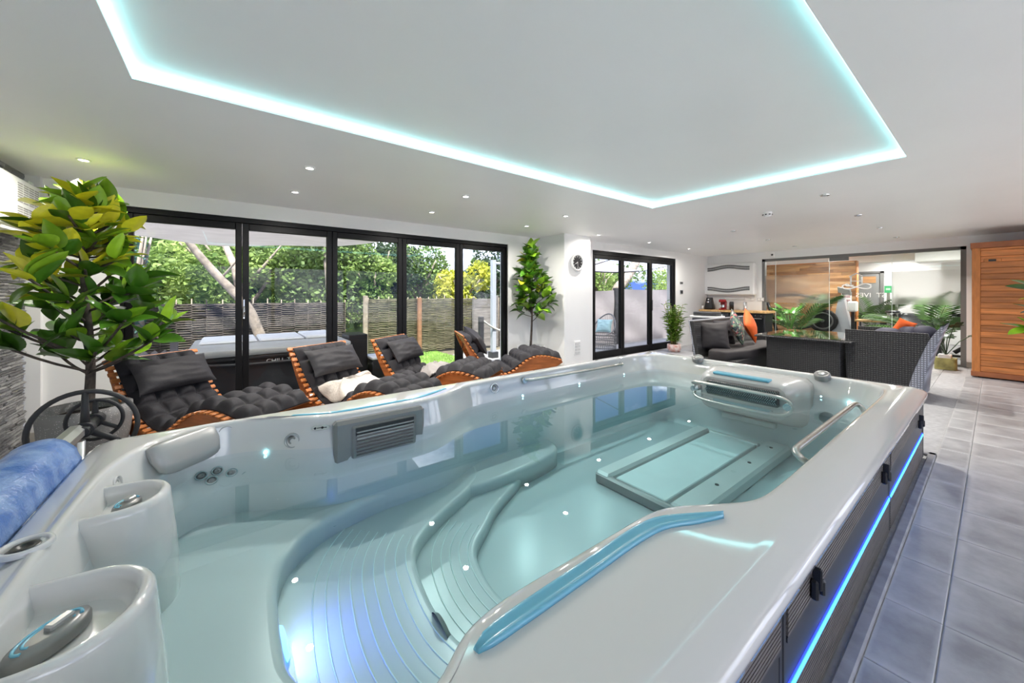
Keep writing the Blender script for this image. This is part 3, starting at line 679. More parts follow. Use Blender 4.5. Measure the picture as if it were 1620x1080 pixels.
# cabinet ---------------------------------------------------
def skirt(x0,x1,y,posx):
    b=MB()
    # ribbed upper board
    b.box(x0,y+.01,.35,x1,y+.03,.496)
    nr_=10
    for k in range(nr_): z=.355+.0133*k; b.box(x0,y,z,x1,y+.012,z+.009)
    build(b,'ribbed_board',RIB,SPA)
    b=MB(); b.box(x0,y+.002,.335,x1,y+.02,.35); build(b,'board_edge',CHAR,SPA)
    b=MB(); b.box(x0,y+.006,.205,x1,y+.03,.335); build(b,'smooth_panel',CHAR,SPA)
    b=MB(); b.box(x0,y+.01,0,x1,y+.03,.18)
    for k in range(13): z=.008+.0132*k; b.box(x0,y+.002,z,x1,y+.013,z+.009)
    build(b,'ribbed_board',RIB,SPA)
    b=MB(); b.box(x0,y+.002,.178,x1,y+.02,.207); o=build(b,'led_channel',BLUED,SPA)
    b=MB(); b.box(x0,y-.001,.186,x1,y+.004,.200); build(b,'led_line',BLUE,o)
sy=.362
for a,c in ((-.52,1.215),(1.275,2.935),(2.985,4.49)): skirt(a,c,sy,None)
for x in (1.245,2.96):
    b=MB(); b.box(x-.028,sy+.004,0,x-.006,sy+.03,.496,r=.003); b.box(x+.004,sy+.004,0,x+.026,sy+.03,.496,r=.003); build(b,'corner_post',CHAR,SPA)
    b=MB(); b.box(x-.006,sy+.018,0,x+.004,sy+.03,.496); build(b,'post_gap',BLK,SPA)
b=MB(); b.box(4.49,sy,0,4.53,sy+.05,.496,r=.01); build(b,'corner_post',CHAR,SPA)
b=MB(); b.box(4.50,sy+.04,0,4.53,2.86,.496); b.box(-.53,sy+.04,0,-.50,2.86,.496); b.box(-.53,2.84,0,4.53,2.87,.496); build(b,'cabinet_side',RIB,SPA)
for x,z in ((1.486,.41),(2.70,.40),(4.18,.36)):
    b=MB(); b.box(x-.014,sy-.022,z-.045,x+.014,sy,z+.02,r=.006); b.box(x-.006,sy-.03,z-.01,x+.006,sy-.004,z+.06,r=.004); b.box(x+.006,sy-.034,z-.03,x+.026,sy-.01,z+.02,r=.005); build(b,'latch',BLK,SPA)
# ================================================================ FURNITURE AND OBJECTS IN THE ROOM
def pxX(u,v,x):
    r=u-810; dx=.6063*584+.7952*r; s_=x/dx; return (x,(.7952*584-.6063*r)*s_,1.34+(465-v)*s_)
def pxY(u,v,y):
    r=u-810; dy=.7952*584-.6063*r; s_=y/dy; return ((.6063*584+.7952*r)*s_,y,1.34+(465-v)*s_)
WOOD=mat('orange_oiled_wood',(.50,.17,.045),.35,var=.25,vs=5,stretch=(12,1,1),coat=.3,rnd=.12)
WOODP=mat('orange_wood_side',(.42,.13,.035),.38,var=.3,vs=4,stretch=(1,1,8),coat=.3)
CUSH=mat('charcoal_cushion',(.019,.0175,.022),.75,var=.12,vs=6,bump=.15,bs=60)
CUSH2=mat('charcoal_pillow',(.021,.0195,.023),.7,var=.12,vs=4,bump=.25,bs=25)
prof=resample(chaikin([(0,.80),(.09,.665),(.20,.50),(.34,.34),(.50,.245),(.64,.235),(.77,.30),(.90,.40),(1.03,.455),(1.17,.46),(1.31,.43),(1.46,.385)],2,False),61,False)
def pnorm(i):
    a=prof[max(0,i-1)]; b=prof[min(60,i+1)]; l=math.dist(a,b); return (-(b[1]-a[1])/l,(b[0]-a[0])/l)
def pat(t):
    f=t*60; i=int(min(59,f)); g=f-i; a,b=prof[i],prof[i+1]; n1,n2=pnorm(i),pnorm(i+1)
    return (a[0]+(b[0]-a[0])*g,a[1]+(b[1]-a[1])*g),(n1[0]+(n2[0]-n1[0])*g,n1[1]+(n2[1]-n1[1])*g)
def pillow_mb(w_,h,t,p=3.0,pinch=.10,nu=22,crease=.012,seed=0):
    # soft pillow centred at origin in XY, thickness along Z, pointed corners
    b=MB(); top=[];bot=[]
    for j in range(nu+1):
        for i in range(nu+1):
            x=-1+2*i/nu; y=-1+2*j/nu
            f=max(0,(1-abs(x)**p)*(1-abs(y)**p))**.55
            px_=x*(1-pinch*(1-abs(y)**2)*abs(x)) ; py=y*(1-pinch*(1-abs(x)**2)*abs(y))
            z=t/2*f*(1+.10*noise.noise((x*1.3+seed,y*1.3,seed)))
            cr=crease*noise.noise((x*4+seed,y*2.2+seed,3.1))*f
            top.append((px_*w_/2,py*h/2,z+cr)); bot.append((px_*w_/2,py*h/2,-z+cr))
    n=nu+1
    fs=[(j*n+i,j*n+i+1,(j+1)*n+i+1,(j+1)*n+i) for j in range(nu) for i in range(nu)]
    b.add(top,fs,0,True); b.add(bot,[f[::-1] for f in fs],0,True)
    return b
_L={}
def lounger(label,loc,rz,pillow_label,ppos=.16,pr=0):
    W=.66; t=thing('rocking_lounger',label,'lounger',loc,rz,'curved wooden rocking loungers')
    low=chaikin([(.0,.77),(.06,.62),(.14,.45),(.25,.26),(.40,.09),(.58,.01),(.78,0),(.98,.05),(1.16,.16),(1.32,.27),(1.47,.35)],2,False)
    if not _L:
        b=MB(); up=[(p[0]-pnorm(i)[0]*.012,p[1]-pnorm(i)[1]*.012) for i,p in enumerate(prof)][::2]; lo_=resample(low,len(up),False)
        b.ring_loft([[(p[0],0,p[1]) for p in up],[(p[0],0,p[1]) for p in lo_],[(p[0],.028,p[1]) for p in lo_],[(p[0],.028,p[1]) for p in up],[(p[0],0,p[1]) for p in up]],0,False,False)
        _L['side']=b.mesh('side_frame',WOODP)
        b=MB(); b.box(-.017,0,-.010,.017,W+.05,.010,r=.004); _L['slat']=b.mesh('slat',WOOD)
        # tufted mattress
        b=MB(); nu,nv=110,44; top=[];bot=[]
        for i in range(nu+1):
            tt=i/nu; (cx,cz),(nx,nz_)=pat(.015+.985*tt)
            for j in range(nv+1):
                v=j/nv; e=min(1,min(v,1-v)*14)**.5*min(1,min(tt,1-tt)*40+.02)**.5
                h=.016+.062*(abs(math.sin(PI*tt*11))**.45*abs(math.sin(PI*v*4))**.45)+.01*noise.noise((tt*18,v*8,1))
                h=.008+h*e
                y=(v-.5)*(W-.06); top.append((cx+nx*(h+.012),y,cz+nz_*(h+.012))); bot.append((cx+nx*.011,y*1.0,cz+nz_*.011))
        n=nv+1; fs=[(i*n+j,(i+1)*n+j,(i+1)*n+j+1,i*n+j+1) for i in range(nu) for j in range(nv)]
        b.add(top,[f[::-1] for f in fs],0,True); b.add(bot,fs,0,True)
        for i in range(nu):
            for j in (0,nv):
                k=len(b.v); b.v+=[top[i*n+j],top[(i+1)*n+j],bot[(i+1)*n+j],bot[i*n+j]]; b.f.append((k,k+1,k+2,k+3)); b.m.append(0); b.sm.append(True)
        for j in range(nv):
            for i in (0,nu):
                k=len(b.v); b.v+=[top[i*n+j],top[i*n+j+1],bot[i*n+j+1],bot[i*n+j]]; b.f.append((k,k+1,k+2,k+3)); b.m.append(0); b.sm.append(True)
        _L['mat']=b.mesh('mattress',CUSH)
        b=pillow_mb(.30,.60,.17,p=2.6,pinch=.06,seed=2,crease=.02); _L['pil']=b.mesh('pillow',CUSH2)
        b=MB(); b.tube([(.0,-.02,0),(.01,-.05,-.03),(.0,-.06,-.09),(-.02,-.05,-.12)],.006,6); _L['tie']=b.mesh('tie',CUSH2)
        b=MB(); b.tube([(.42,-.30,.03),(.42,.30,.03)],.022,8); _L['bar']=b.mesh('cross_bar',WOOD)
    for y in (-W/2+.0,W/2-.028): inst(_L['side'],'side_frame',t,(0,y,0))
    N_=30
    for k in range(N_):
        (cx,cz),(nx,nz_)=pat((k+.5)/N_); inst(_L['slat'],'slat',t,M=Matrix.Translation((cx,-W/2-.025,cz))@Matrix.Rotation(math.atan2(nx,nz_),4,'Y'))
    inst(_L['bar'],'cross_bar',t,(0,0,.06)); inst(_L['bar'],'cross_bar',t,(.62,0,.12))
    mt=inst(_L['mat'],'mattress',t)
    (cx,cz),(nx,nz_)=pat(ppos)
    M=Matrix.Translation((cx+nx*.14,0,cz+nz_*.14))@Matrix.Rotation(math.atan2(nx,nz_),4,'Y')@Matrix.Rotation(pr,4,'Z')
    p=inst(_L['pil'],'pillow',t,M=M); 
    for y in (-.26,.26): inst(_L['tie'],'tie',mt,(cx-.02,y if y<0 else y+.04,cz+.03))
    return t
LG=[((-.56,4.66),-53),((.76,4.52),-62),((1.62,4.78),-54),((2.56,4.62),-20)]
lounger('curved wooden rocking lounger with charcoal tufted cushion, leftmost beside the large potted tree',(*LG[0][0],0),math.radians(LG[0][1]),'')
lounger('second rocking lounger from the left, with a cream towel on its seat',(*LG[1][0],0),math.radians(LG[1][1]),'')
lounger('third rocking lounger from the left, grey blanket piled at its waist',(*LG[2][0],0),math.radians(LG[2][1]),'')
lounger('rightmost rocking lounger pointing its foot end at the white pier, small pillow tilted',(*LG[3][0],0),math.radians(LG[3][1]),'',.13,.25)
# blankets --------------------------------------------------
def blanket(label,base,rz,t0,t1,w_,m,seed,lift=.07):
    b=MB(); nu,nv=34,34; top=[]
    rot=Matrix.Rotation(rz,4,'Z')
    for i in range(nu+1):
        for j in range(nv+1):
            u=i/nu; v=j/nv; (cx,cz),(nx,nz_)=pat(t0+(t1-t0)*u)
            e=(min(1,min(u,1-u)*5)*min(1,min(v,1-v)*5))**.6
            h=.075+e*(lift+.05*noise.noise((u*3.2+seed,v*3.2,seed))+.022*math.sin(9*u+6*v+3*noise.noise((u*2,v*2,seed)))+.014*noise.noise((u*11,v*11,seed)))
            y=(v-.5)*w_+.04*noise.noise((u*3,v*2,seed+5)); top.append((cx+nx*h+.05*noise.noise((v*3,u,seed+9)),y,cz+nz_*h))
    n=nv+1; fs=[(i*n+j,i*n+j+1,(i+1)*n+j+1,(i+1)*n+j) for i in range(nu) for j in range(nv)]
    b.add(top,fs,0,True); bot=[(p[0],p[1],p[2]-.012) for p in top]; b.add(bot,[f[::-1] for f in fs],0,True)
    o=bpy.data.objects.new('throw_blanket',b.mesh('throw_blanket',m)); COL.objects.link(o)
    o.location=(base[0],base[1],.0); o.rotation_euler=(0,0,rz); o['label']=label; o['category']='blanket'
blanket('cream crumpled towel lying on the second lounger',LG[1][0],math.radians(LG[1][1]),.30,.60,.56,mat('cream_towel',(.62,.56,.50),.85,var=.15,vs=5,bump=.4,bs=50),3,.17)
blanket('taupe grey blanket bunched on the third lounger',LG[2][0],math.radians(LG[2][1]),.44,.64,.62,mat('taupe_blanket',(.30,.28,.27),.85,var=.15,vs=5,bump=.4,bs=50),8,.13)
# ---------------------------------------------------------------- plants
LG1=mat('rubber_leaf_green',(.05,.145,.011),.28,var=.25,vs=6,coat=.35,rnd=.35,sub=.0)
LG2=mat('rubber_leaf_lime',(.20,.37,.02),.28,var=.2,vs=6,coat=.35,rnd=.25)
LG3=mat('rubber_leaf_yellow',(.62,.60,.03),.30,var=.2,vs=6,coat=.35,rnd=.15)
BARK=mat('plant_bark',(.07,.055,.045),.8,var=.4,vs=20,bump=.6,bs=40)
SOIL=mat('dark_soil',(.02,.017,.014),.9,var=.4,vs=40)
def leaf_mesh(L_,W_,bend,fold,m,nl=8):
    b=MB(); vs=[]; 
    for i in range(nl+1):
        t=i/nl; w_=W_*(math.sin(PI*min(1,t**.75))**.8)*(1 if t<.98 else .05); x=L_*t; z=-bend*L_*t*t
        wv=.04*W_*math.sin(t*9)
        vs+=[(x,-w_,z+fold*w_+wv),(x,-w_*.5,z+fold*w_*.35),(x,0,z-.002),(x,w_*.5,z+fold*w_*.35),(x,w_,z+fold*w_-wv)]
    fs=[(i*5+j,(i+1)*5+j,(i+1)*5+j+1,i*5+j+1) for i in range(nl) for j in range(4)]
    b.add(vs,fs,0,True); return b.mesh('leaf',m)
LEAF={}
def leaves_of(L_,wr=.29):
    k=(round(L_,2),wr)
    if k not in LEAF: LEAF[k]=[[leaf_mesh(L_,L_*wr,bd,fo,m) for bd,fo in ((.12,.25),(.3,.35),(-.05,.45))] for m in (LG1,LG2,LG3)]
    return LEAF[k]
def rubber_plant(name,label,loc,z0,z1,Rf,ncl,per,L_,potfn,trunk_r,yel=None,seed=1,ok=None,wr=.29,z_soil=.4,top_leaf=True):
    rnd=random.Random(seed); t=thing(name,label,'plant',loc); x0,y0=loc[0],loc[1]
    potfn(t)
    b=MB(); ht=z1-.12; pts=[(x0+.02*math.sin(5*k/8),y0+.02*math.cos(4*k/8),z_soil-.05+(ht-z_soil+.05)*k/9) for k in range(10)]
    b.tube(pts,[trunk_r*(1-.65*k/9) for k in range(10)],10); build(b,'trunk',BARK,t)
    LM=leaves_of(L_,wr)
    ga=2.39996
    br=[]
    for k in range(ncl):
        f=(k+.5)/ncl; z=z0+(z1-z0)*f; az=ga*k+rnd.uniform(-.3,.3); R=Rf(f)*rnd.choice((1,.95,.8,.55))
        if k%4==3: R*=.5
        c=Vector((x0+R*math.cos(az),y0+R*math.sin(az),z))
        while ok and not ok(c+(c-Vector((x0,y0,z)))*.25): R*=.85; c=Vector((x0+R*math.cos(az),y0+R*math.sin(az),z))
        zs=max(z_soil+.30,z-R*rnd.uniform(.3,.7)-.03)
        s_=Vector((x0,y0,min(zs,ht))); mid=(s_+c)/2+Vector((0,0,-.02))
        bm=MB(); bm.tube(chaikin([tuple(s_),tuple(mid),tuple(c)],1,False),[trunk_r*.38]*4+[trunk_r*.2]*4 if False else trunk_r*.28,6); build(bm,'branch',BARK,t)
        d=(c-s_).normalized()
        for q in range(per):
            a=q*ga+rnd.random(); el=rnd.uniform(.35,1.15)
            # direction: cone about branch direction biased upward
            base=(d+Vector((0,0,.35))).normalized(); s1=base.orthogonal().normalized(); s2=base.cross(s1)
            v=(base*math.cos(el)+(s1*math.cos(a)+s2*math.sin(a))*math.sin(el)).normalized()
            pos=c-d*rnd.uniform(0,.16)
            up=(Vector((0,0,1))-v*v.z); 
            if up.length<.1: up=s1.copy()
            up.normalize(); side=up.cross(v).normalized()
            roll=rnd.uniform(-.5,.5); up2=(up*math.cos(roll)+side*math.sin(roll)); side=up2.cross(v)
            Mx=Matrix((( v.x,side.x,up2.x,pos.x-x0),(v.y,side.y,up2.y,pos.y-y0),(v.z,side.z,up2.z,pos.z),(0,0,0,1)))@Matrix.Scale(rnd.uniform(.72,1.1),4)
            tip=pos+v*L_*1.05
            if ok and not (ok(tip) and ok(pos)): continue
            y_=yel(pos) if yel else 0; r_=rnd.random()
            mi=2 if r_<y_ else (1 if r_<.35+y_ else 0)
            inst(LM[mi][rnd.randrange(3)],'leaf',t,M=Mx)
    if top_leaf:
        for q in range(5):
            a=q*1.26; v=Vector((.35*math.cos(a),.35*math.sin(a),1)).normalized(); up=v.orthogonal().normalized(); side=up.cross(v)
            inst(LM[1 if q%2 else 0][q%3],'leaf',t,M=Matrix(((v.x,side.x,up.x,.0),(v.y,side.y,up.y,0),(v.z,side.z,up.z,ht-.03-.0*q),(0,0,0,1))))
    return t
TERR=mat('terrazzo_pot',(.17,.165,.165),.6,bump=.2,bs=60)
def _speckle(m):
    t=m.node_tree; b=t.nodes['Principled BSDF']; tc=N(t,'ShaderNodeTexCoord'); v=N(t,'ShaderNodeTexVoronoi'); v.inputs['Scale'].default_value=70; t.links.new(tc.outputs['Object'],v.inputs['Vector'])
    r=N(t,'ShaderNodeValToRGB'); r.color_ramp.elements[0].position=.14; r.color_ramp.elements[0].color=(.6,.58,.55,1); r.color_ramp.elements[1].position=.2; r.color_ramp.elements[1].color=(.19,.185,.185,1)
    t.links.new(v.outputs['Distance'],r.inputs[0]); t.links.new(r.outputs[0],b.inputs['Base Color'])
_speckle(TERR)
def pot_bowl(cx,cy_,R,h,m,soil=.06):
    def f(t):
        b=MB(); b.lathe([(.001,0),(R*.62,0),(R*.80,h*.22),(R*.95,h*.55),(R,h*.85),(R,h),(R-.02,h+.004),(R-.035,h-.01),(R-.05,h-soil),(.001,h-soil)],48,0,Matrix.Translation((cx,cy_,0)),mis=[0]*8+[1])
        build(b,'pot',[m,SOIL],t)
    return f
def crownL(f): return .60*math.sin(PI*(.22+.62*(1-f)))**1.0*(1-f**3)+.05
rubber_plant('potted_rubber_plant','tall rubber plant with yellow tinted leaves in a speckled grey bowl pot',(-.86,4.14,0),.86,2.10,lambda f:.56*(1-.82*f**1.4)*min(1,.80+f*2),44,7,.24,pot_bowl(-.86,4.14,.245,.50,TERR),.032,
    yel=lambda p: max(0,min(.62,(p.z-1.35)*1.1-(p.x+.75)*1.0)),seed=11,z_soil=.44,ok=lambda p:p.x>-1.43)
MARB=mat('marble_pot',(.72,.72,.71),.35,var=.1,vs=7)
rubber_plant('potted_rubber_plant','narrow rubber plant in a white pot between the doors and the clock pier',(4.12,4.86,0),1.02,2.16,lambda f:.36*(1-.78*f**1.4)*min(1,.85+f),38,7,.20,lambda t:(build(MB().lathe([(.001,0),(.17,0),(.20,.05),(.235,.40),(.24,.45),(.225,.455),(.215,.43),(.21,.40),(.001,.40)],40,0,Matrix.Translation((4.12,4.86,0)),mis=[0]*7+[1]),'pot',[MARB,SOIL],t)),.022,seed=5,z_soil=.40,yel=lambda p:.03,wr=.37,ok=lambda p:p.y<5.24 and (p.x<4.60 or p.y<4.54))
rubber_plant('potted_rubber_plant','round leaved rubber plant reaching into the right edge in front of the sauna',(6.5,-.46,0),.98,1.58,lambda f:.36*(1-.4*f**2),22,7,.20,pot_bowl(6.5,-.46,.24,.42,TERR),.022,seed=21,z_soil=.36,yel=lambda p:.05)
# bamboo in a white pot -------------------------------------
t=thing('potted_bamboo','bushy green bamboo in a small white patterned pot beside the terrace doors','plant',(8.22,4.55,0))
b=MB(); b.lathe([(.001,0),(.12,0),(.155,.08),(.15,.17),(.14,.18),(.13,.16),(.001,.15)],28,0,Matrix.Translation((8.22,4.55,0)),mis=[0]*5+[1]); build(b,'pot',[mat('painted_pot',(.8,.78,.75),.4,col2=(.55,.25,.2),vs=9),SOIL],t)
rnd=random.Random(4); BAM=mat('bamboo_leaf',(.20,.36,.04),.5,var=.25,vs=3,rnd=.3); st=MB(); lf=MB()
for k in range(22):
    a=rnd.random()*6.28; r=rnd.uniform(.01,.08); lean=rnd.uniform(0,.22); hh=rnd.uniform(.75,1.2)
    p=[(8.22+math.cos(a)*(r+lean*(z*z)),4.55+math.sin(a)*(r+lean*z*z),.15+z*(hh-.15)) for z in (0,.25,.5,.75,1)]
    st.tube(p,.006,5)
    for q in range(44):
        f=rnd.uniform(.12,1); i=min(3,int(f*4)); g=f*4-i; c=[p[i][m_]+(p[i+1][m_]-p[i][m_])*g for m_ in range(3)]; aa=rnd.random()*6.28; l=rnd.uniform(.08,.17); dz=rnd.uniform(-.03,.08)
        e=(c[0]+math.cos(aa)*l,c[1]+math.sin(aa)*l,c[2]+dz); s_=(-math.sin(aa)*.017,math.cos(aa)*.017); m2=((c[0]+e[0])/2,(c[1]+e[1])/2,(c[2]+e[2])/2+.015)
        n0=len(lf.v); lf.v+=[tuple(c),(m2[0]+s_[0],m2[1]+s_[1],m2[2]),e,(m2[0]-s_[0],m2[1]-s_[1],m2[2])]; lf.f.append((n0,n0+1,n0+2,n0+3)); lf.m.append(0); lf.sm.append(False)
build(st,'stems',mat('bamboo_stem',(.25,.22,.08),.5),t); build(lf,'foliage',BAM,t,kind='stuff')
# ---------------------------------------------------------------- cover roller
rl=thing('cover_roller','aluminium cover reel holding a rolled blue bubble cover at the near end of the spa','pool cover reel',(-.78,2.2,0))
ALU=mat('anodised_aluminium',(.72,.72,.70),.3,metal=.8)
b=MB(); oct_=[(.042*math.cos(a*PI/4+.39),.042*math.sin(a*PI/4+.39)) for a in range(8)]
b.ring_loft([[(-.66+p[0],y,.60+p[1]) for p in oct_] for y in (.5,2.98)],0,False,True,True,True); tb=build(b,'reel_tube',ALU,rl)
BUB=mat('blue_cover',(.06,.15,.42),.35,col2=(.24,.36,.62),vs=11,bump=.5,bs=60,coat=.3)
b=MB(); R=[]
for k in range(60):
    y=.4+2.30*k/59; 
    R.append([(-.70+(.118+.007*noise.noise((math.cos(a)*2,y*4,math.sin(a)*2))+.005*(q%3==0))*math.cos(a),y,.545+(.118+.007*noise.noise((math.cos(a)*2,y*4,math.sin(a)*2)))*math.sin(a)) for q,a in enumerate(2*PI*i/40 for i in range(40))])
b.ring_loft(R,0,True,True,True,True); build(b,'rolled_cover',BUB,rl,label='rolled blue bubble cover')
def wheel(y,R_,cx,cz,r):
    b=MB(); b.tube([(cx+R_*math.cos(a),y,cz+R_*math.sin(a)) for a in (2*PI*i/40 for i in range(40))],r,10,closed=True)
    for a in (90,215,325):
        a=math.radians(a); b.tube([(cx,y+.0,cz),(cx+R_*math.cos(a),y,cz+R_*math.sin(a))],[r*1.7,r],8)
    b.cyl((cx,y-.03,cz),.04,.06,axis='y',seg=20); return b
build(wheel(3.03,.205,-.635,.60,.0125),'hand_wheel',RUB,rl); build(wheel(3.22,.115,-.635,.60,.010),'inner_wheel',RUB,rl)
b=MB(); b.tube([(-.635,2.96,.60),(-.635,3.24,.60)],.03,10); build(b,'hub',BLK,rl)
b=MB(); b.tube([(-.64,2.95,.56),(-.66,2.97,.0)],.025,8); b.tube([(-.64,.56,.56),(-.66,.56,.0)],.025,8); b.box(-.90,2.93,0,-.62,3.0,.03,r=.01); b.box(-.90,.52,0,-.62,.6,.03,r=.01); build(b,'stand',ALU,rl)
# ---------------------------------------------------------------- wall clock
t=thing('wall_clock','round clock with black dial and white rim on the pier','clock',(4.92,4.56,1.77))
cx,cz=4.935,1.905
Mc=Matrix.Translation((cx,4.56,cz))@Matrix.Rotation(PI/2,4,'X')
b=MB(); b.lathe([(.001,0),(.15,0),(.162,.012),(.16,.03),(.145,.04),(.125,.032),(.122,.02)],44,0,Mc); build(b,'rim',mat('clock_rim',(.78,.78,.77),.2,metal=.3),t)
b=MB(); b.cyl((0,0,.016),.124,.004,seg=44,M=Mc); dial=build(b,'dial',BLK,t)
b=MB()
for k in range(12):
    a=k*PI/6; b.box(.09,-.004,.020,.112 if k%3 else .118,.004,.0215,M=Mc@Matrix.Rotation(a,4,'Z'))
for k in range(60):
    a=k*PI/30; b.box(.115,-.001,.020,.120,.001,.0212,M=Mc@Matrix.Rotation(a,4,'Z'))
build(b,'hour_marks',WHITE,dial)
b=MB(); b.box(-.01,-.004,.021,.065,.004,.0225,M=Mc@Matrix.Rotation(math.radians(205),4,'Z')); b.box(-.015,-.003,.0225,.095,.003,.024,M=Mc@Matrix.Rotation(math.radians(275),4,'Z')); build(b,'hands',WHITE,t)
g=MB(); g.cyl((0,0,.032),.124,.002,seg=40,M=Mc); build(g,'lens',MT['window_glass'],t)
# vent plate on the pier
t=thing('wall_vent','square white vent plate low on the pier','vent',(4.92,4.55,.20)); 
b=MB(); b.box(4.86,4.545,.25,5.02,4.56,.50,r=.004); build(b,'plate',WHITE,t)
b=MB()
for k in range(4):
    for j in range(2): b.box(4.875+.07*j,4.541,.27+.055*k,4.935+.07*j,4.546,.31+.055*k)
build(b,'louvre',mat('vent_grey',(.62,.62,.61),.5),t)
# switches right of the terrace doors
for i,(z0_,h,lb,mm) in enumerate(((1.60,.055,'narrow dark display plate above the light switches',GREYP),(1.34,.10,'brushed metal double switch plate below the display',CHROME))):
    t=thing('switch_plate',lb,'switch',(9.25,Y2-.01,z0_)); b=MB(); b.box(9.18,Y2-.012,z0_,9.32,Y2,z0_+h,r=.003); build(b,'plate',mm,t); b=MB(); b.box(9.20,Y2-.018,z0_+.015,9.24,Y2-.012,z0_+h-.015); b.box(9.26,Y2-.018,z0_+.015,9.30,Y2-.012,z0_+h-.015); build(b,'rocker',BLK,t)
# socket on back wall
t=thing('wall_socket','double socket on the back wall above the worktop','socket',(XR-.01,3.62,1.16)); b=MB(); b.box(XR-.01,3.55,1.16,XR,3.70,1.25,r=.003); build(b,'plate',mat('socket_grey',(.6,.6,.6),.4),t); b=MB(); b.box(XR-.013,3.57,1.18,XR-.01,3.61,1.23); b.box(XR-.013,3.64,1.18,XR-.01,3.68,1.23); build(b,'outlet',WHITE,t)
# wall heater on the slate wall
t=thing('wall_heater','white louvred heater unit high on the slate wall','heater',(XL+.1,4.85,1.80))
b=MB(); b.box(XL+.005,4.40,1.86,XL+.125,5.10,2.27,r=.015); build(b,'casing',WHITE,t); b=MB()
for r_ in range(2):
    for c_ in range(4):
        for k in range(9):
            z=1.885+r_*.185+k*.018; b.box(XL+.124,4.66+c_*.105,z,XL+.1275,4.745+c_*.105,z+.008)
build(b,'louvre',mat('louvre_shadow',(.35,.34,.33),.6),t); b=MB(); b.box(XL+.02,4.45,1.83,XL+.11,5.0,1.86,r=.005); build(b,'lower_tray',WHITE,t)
t=thing('junction_box','small white box above the wall heater','box',(XL+.03,5.14,2.2)); b=MB(); b.box(XL+.012,5.10,2.19,XL+.06,5.205,2.33,r=.006); build(b,'casing',WHITE,t); b=MB(); b.box(XL+.06,5.115,2.205,XL+.064,5.19,2.315); build(b,'lid',CEIL,t)
# smoke detector
t=thing('smoke_detector','white round smoke detector hanging from the ceiling near the tray','smoke detector',(5.54,1.80,H-.06))
b=MB(); b.lathe([(.05,.06),(.055,.045),(.05,.02),(.03,.004),(.001,.0)],28,0,Matrix.Translation((5.54,1.80,H-.06))); build(b,'body',WHITE,t)
b=MB(); 
for k in range(8): b.box(.044,-.010,.022,.057,.010,.032,M=Matrix.Translation((5.54,1.80,H-.06))@Matrix.Rotation(k*PI/4,4,'Z'))
build(b,'intake_slot',BLK,t)
# ceiling camera above partition corner
t=thing('security_camera','tiny black and white camera above the corner of the glass partition','camera',(XR-.05,3.36,2.25)); b=MB(); b.box(XR-.05,3.31,2.245,XR,3.41,2.37,r=.02); build(b,'body',WHITE,t); b=MB(); b.cyl((XR-.058,3.36,2.31),.022,.01,axis='x',seg=14); build(b,'lens',BLK,t)
# ---------------------------------------------------------------- dehumidifier on the back wall
t=thing('wall_dehumidifier','large white wall unit with wavy grey grilles above the worktop','air unit',(XR-.1,4.4,1.3))
a=pxX(1113,466,XR-.17); c=pxX(1193.5,418,XR-.17); y1,y0=a[1],c[1]; z0_,z1_=1.31,2.15
b=MB(); b.box(XR-.17,y0,z0_,XR-.002,y1,z1_,r=.03); build(b,'casing',WHITE,t)
GR=mat('grille_grey',(.20,.20,.20),.4,metal=.3)
for nm,zb,sg in (('upper_grille',z1_-.13,1),('lower_grille',z0_+.13,-1)):
    b=MB()
    for row in (0,1):
        for k in range(46):
            f=k/45; y=y1-.12-(y1-y0-.24)*f; z=zb+row*.055-.03+sg*.03*math.sin((f-.25)*2*PI) 
            b.box(XR-.180,y-.009,z,XR-.168,y+.009,z+.042)
    build(b,nm,GR,t)
b=MB(); b.tube([(XR-.02,4.6,1.20),(XR-.02,4.0,1.20),(XR-.02,4.0,1.32)],.012,8); b.tube(chaikin([(XR-.02,3.85,1.31),(XR-.02,3.85,1.18),(XR-.02,3.75,1.18),(XR-.02,3.75,1.31)],2,False),.008,6); build(b,'hose',WHITE,t)
# ---------------------------------------------------------------- counter
OAK=mat('oak_worktop',(.62,.38,.16),.4,var=.2,vs=5,stretch=(1,6,1))
cx0=10.12
b=MB(); b.box(cx0,3.30,.875,XR-.01,4.90,.925,r=.006); wt=solo(b,'worktop',OAK,'long oak worktop along the back wall','worktop')
def appliance(name,label,cat,y0,y1,z1,m,extra):
    t=thing(name,label,cat,(10.4,(y0+y1)/2,0)); b=MB(); b.box(cx0+.06,y0,.0,XR-.02,y1,z1,r=.01); build(b,'cabinet',m,t); extra(t,y0,y1,z1); return t
def ex1(t,y0,y1,z1):
    b=MB(); b.box(cx0+.045,y0+.01,.10,cx0+.062,y1-.01,z1-.02,r=.006); d=build(b,'door',CHAR,t); b=MB(); b.box(cx0+.035,y0+.12,.755,cx0+.046,y1-.2,.83,r=.003); build(b,'display_window',mat('display_dark',(.10,.12,.13),.3),d); b=MB(); b.cyl((cx0+.03,y0+.1,.70),.025,.02,axis='x',seg=14); build(b,'knob',CHROME,d)
    b=MB()
    for k in range(6): b.box(cx0+.031,y0+.15+k*.05,.78,cx0+.036,y0+.18+k*.05,.81)
    build(b,'display_digits',mat('digit_white',(.7,.75,.78),.4),d)
appliance('washer','charcoal front loading appliance with a lit display under the left of the worktop','appliance',4.16,4.78,.865,CHAR,ex1)
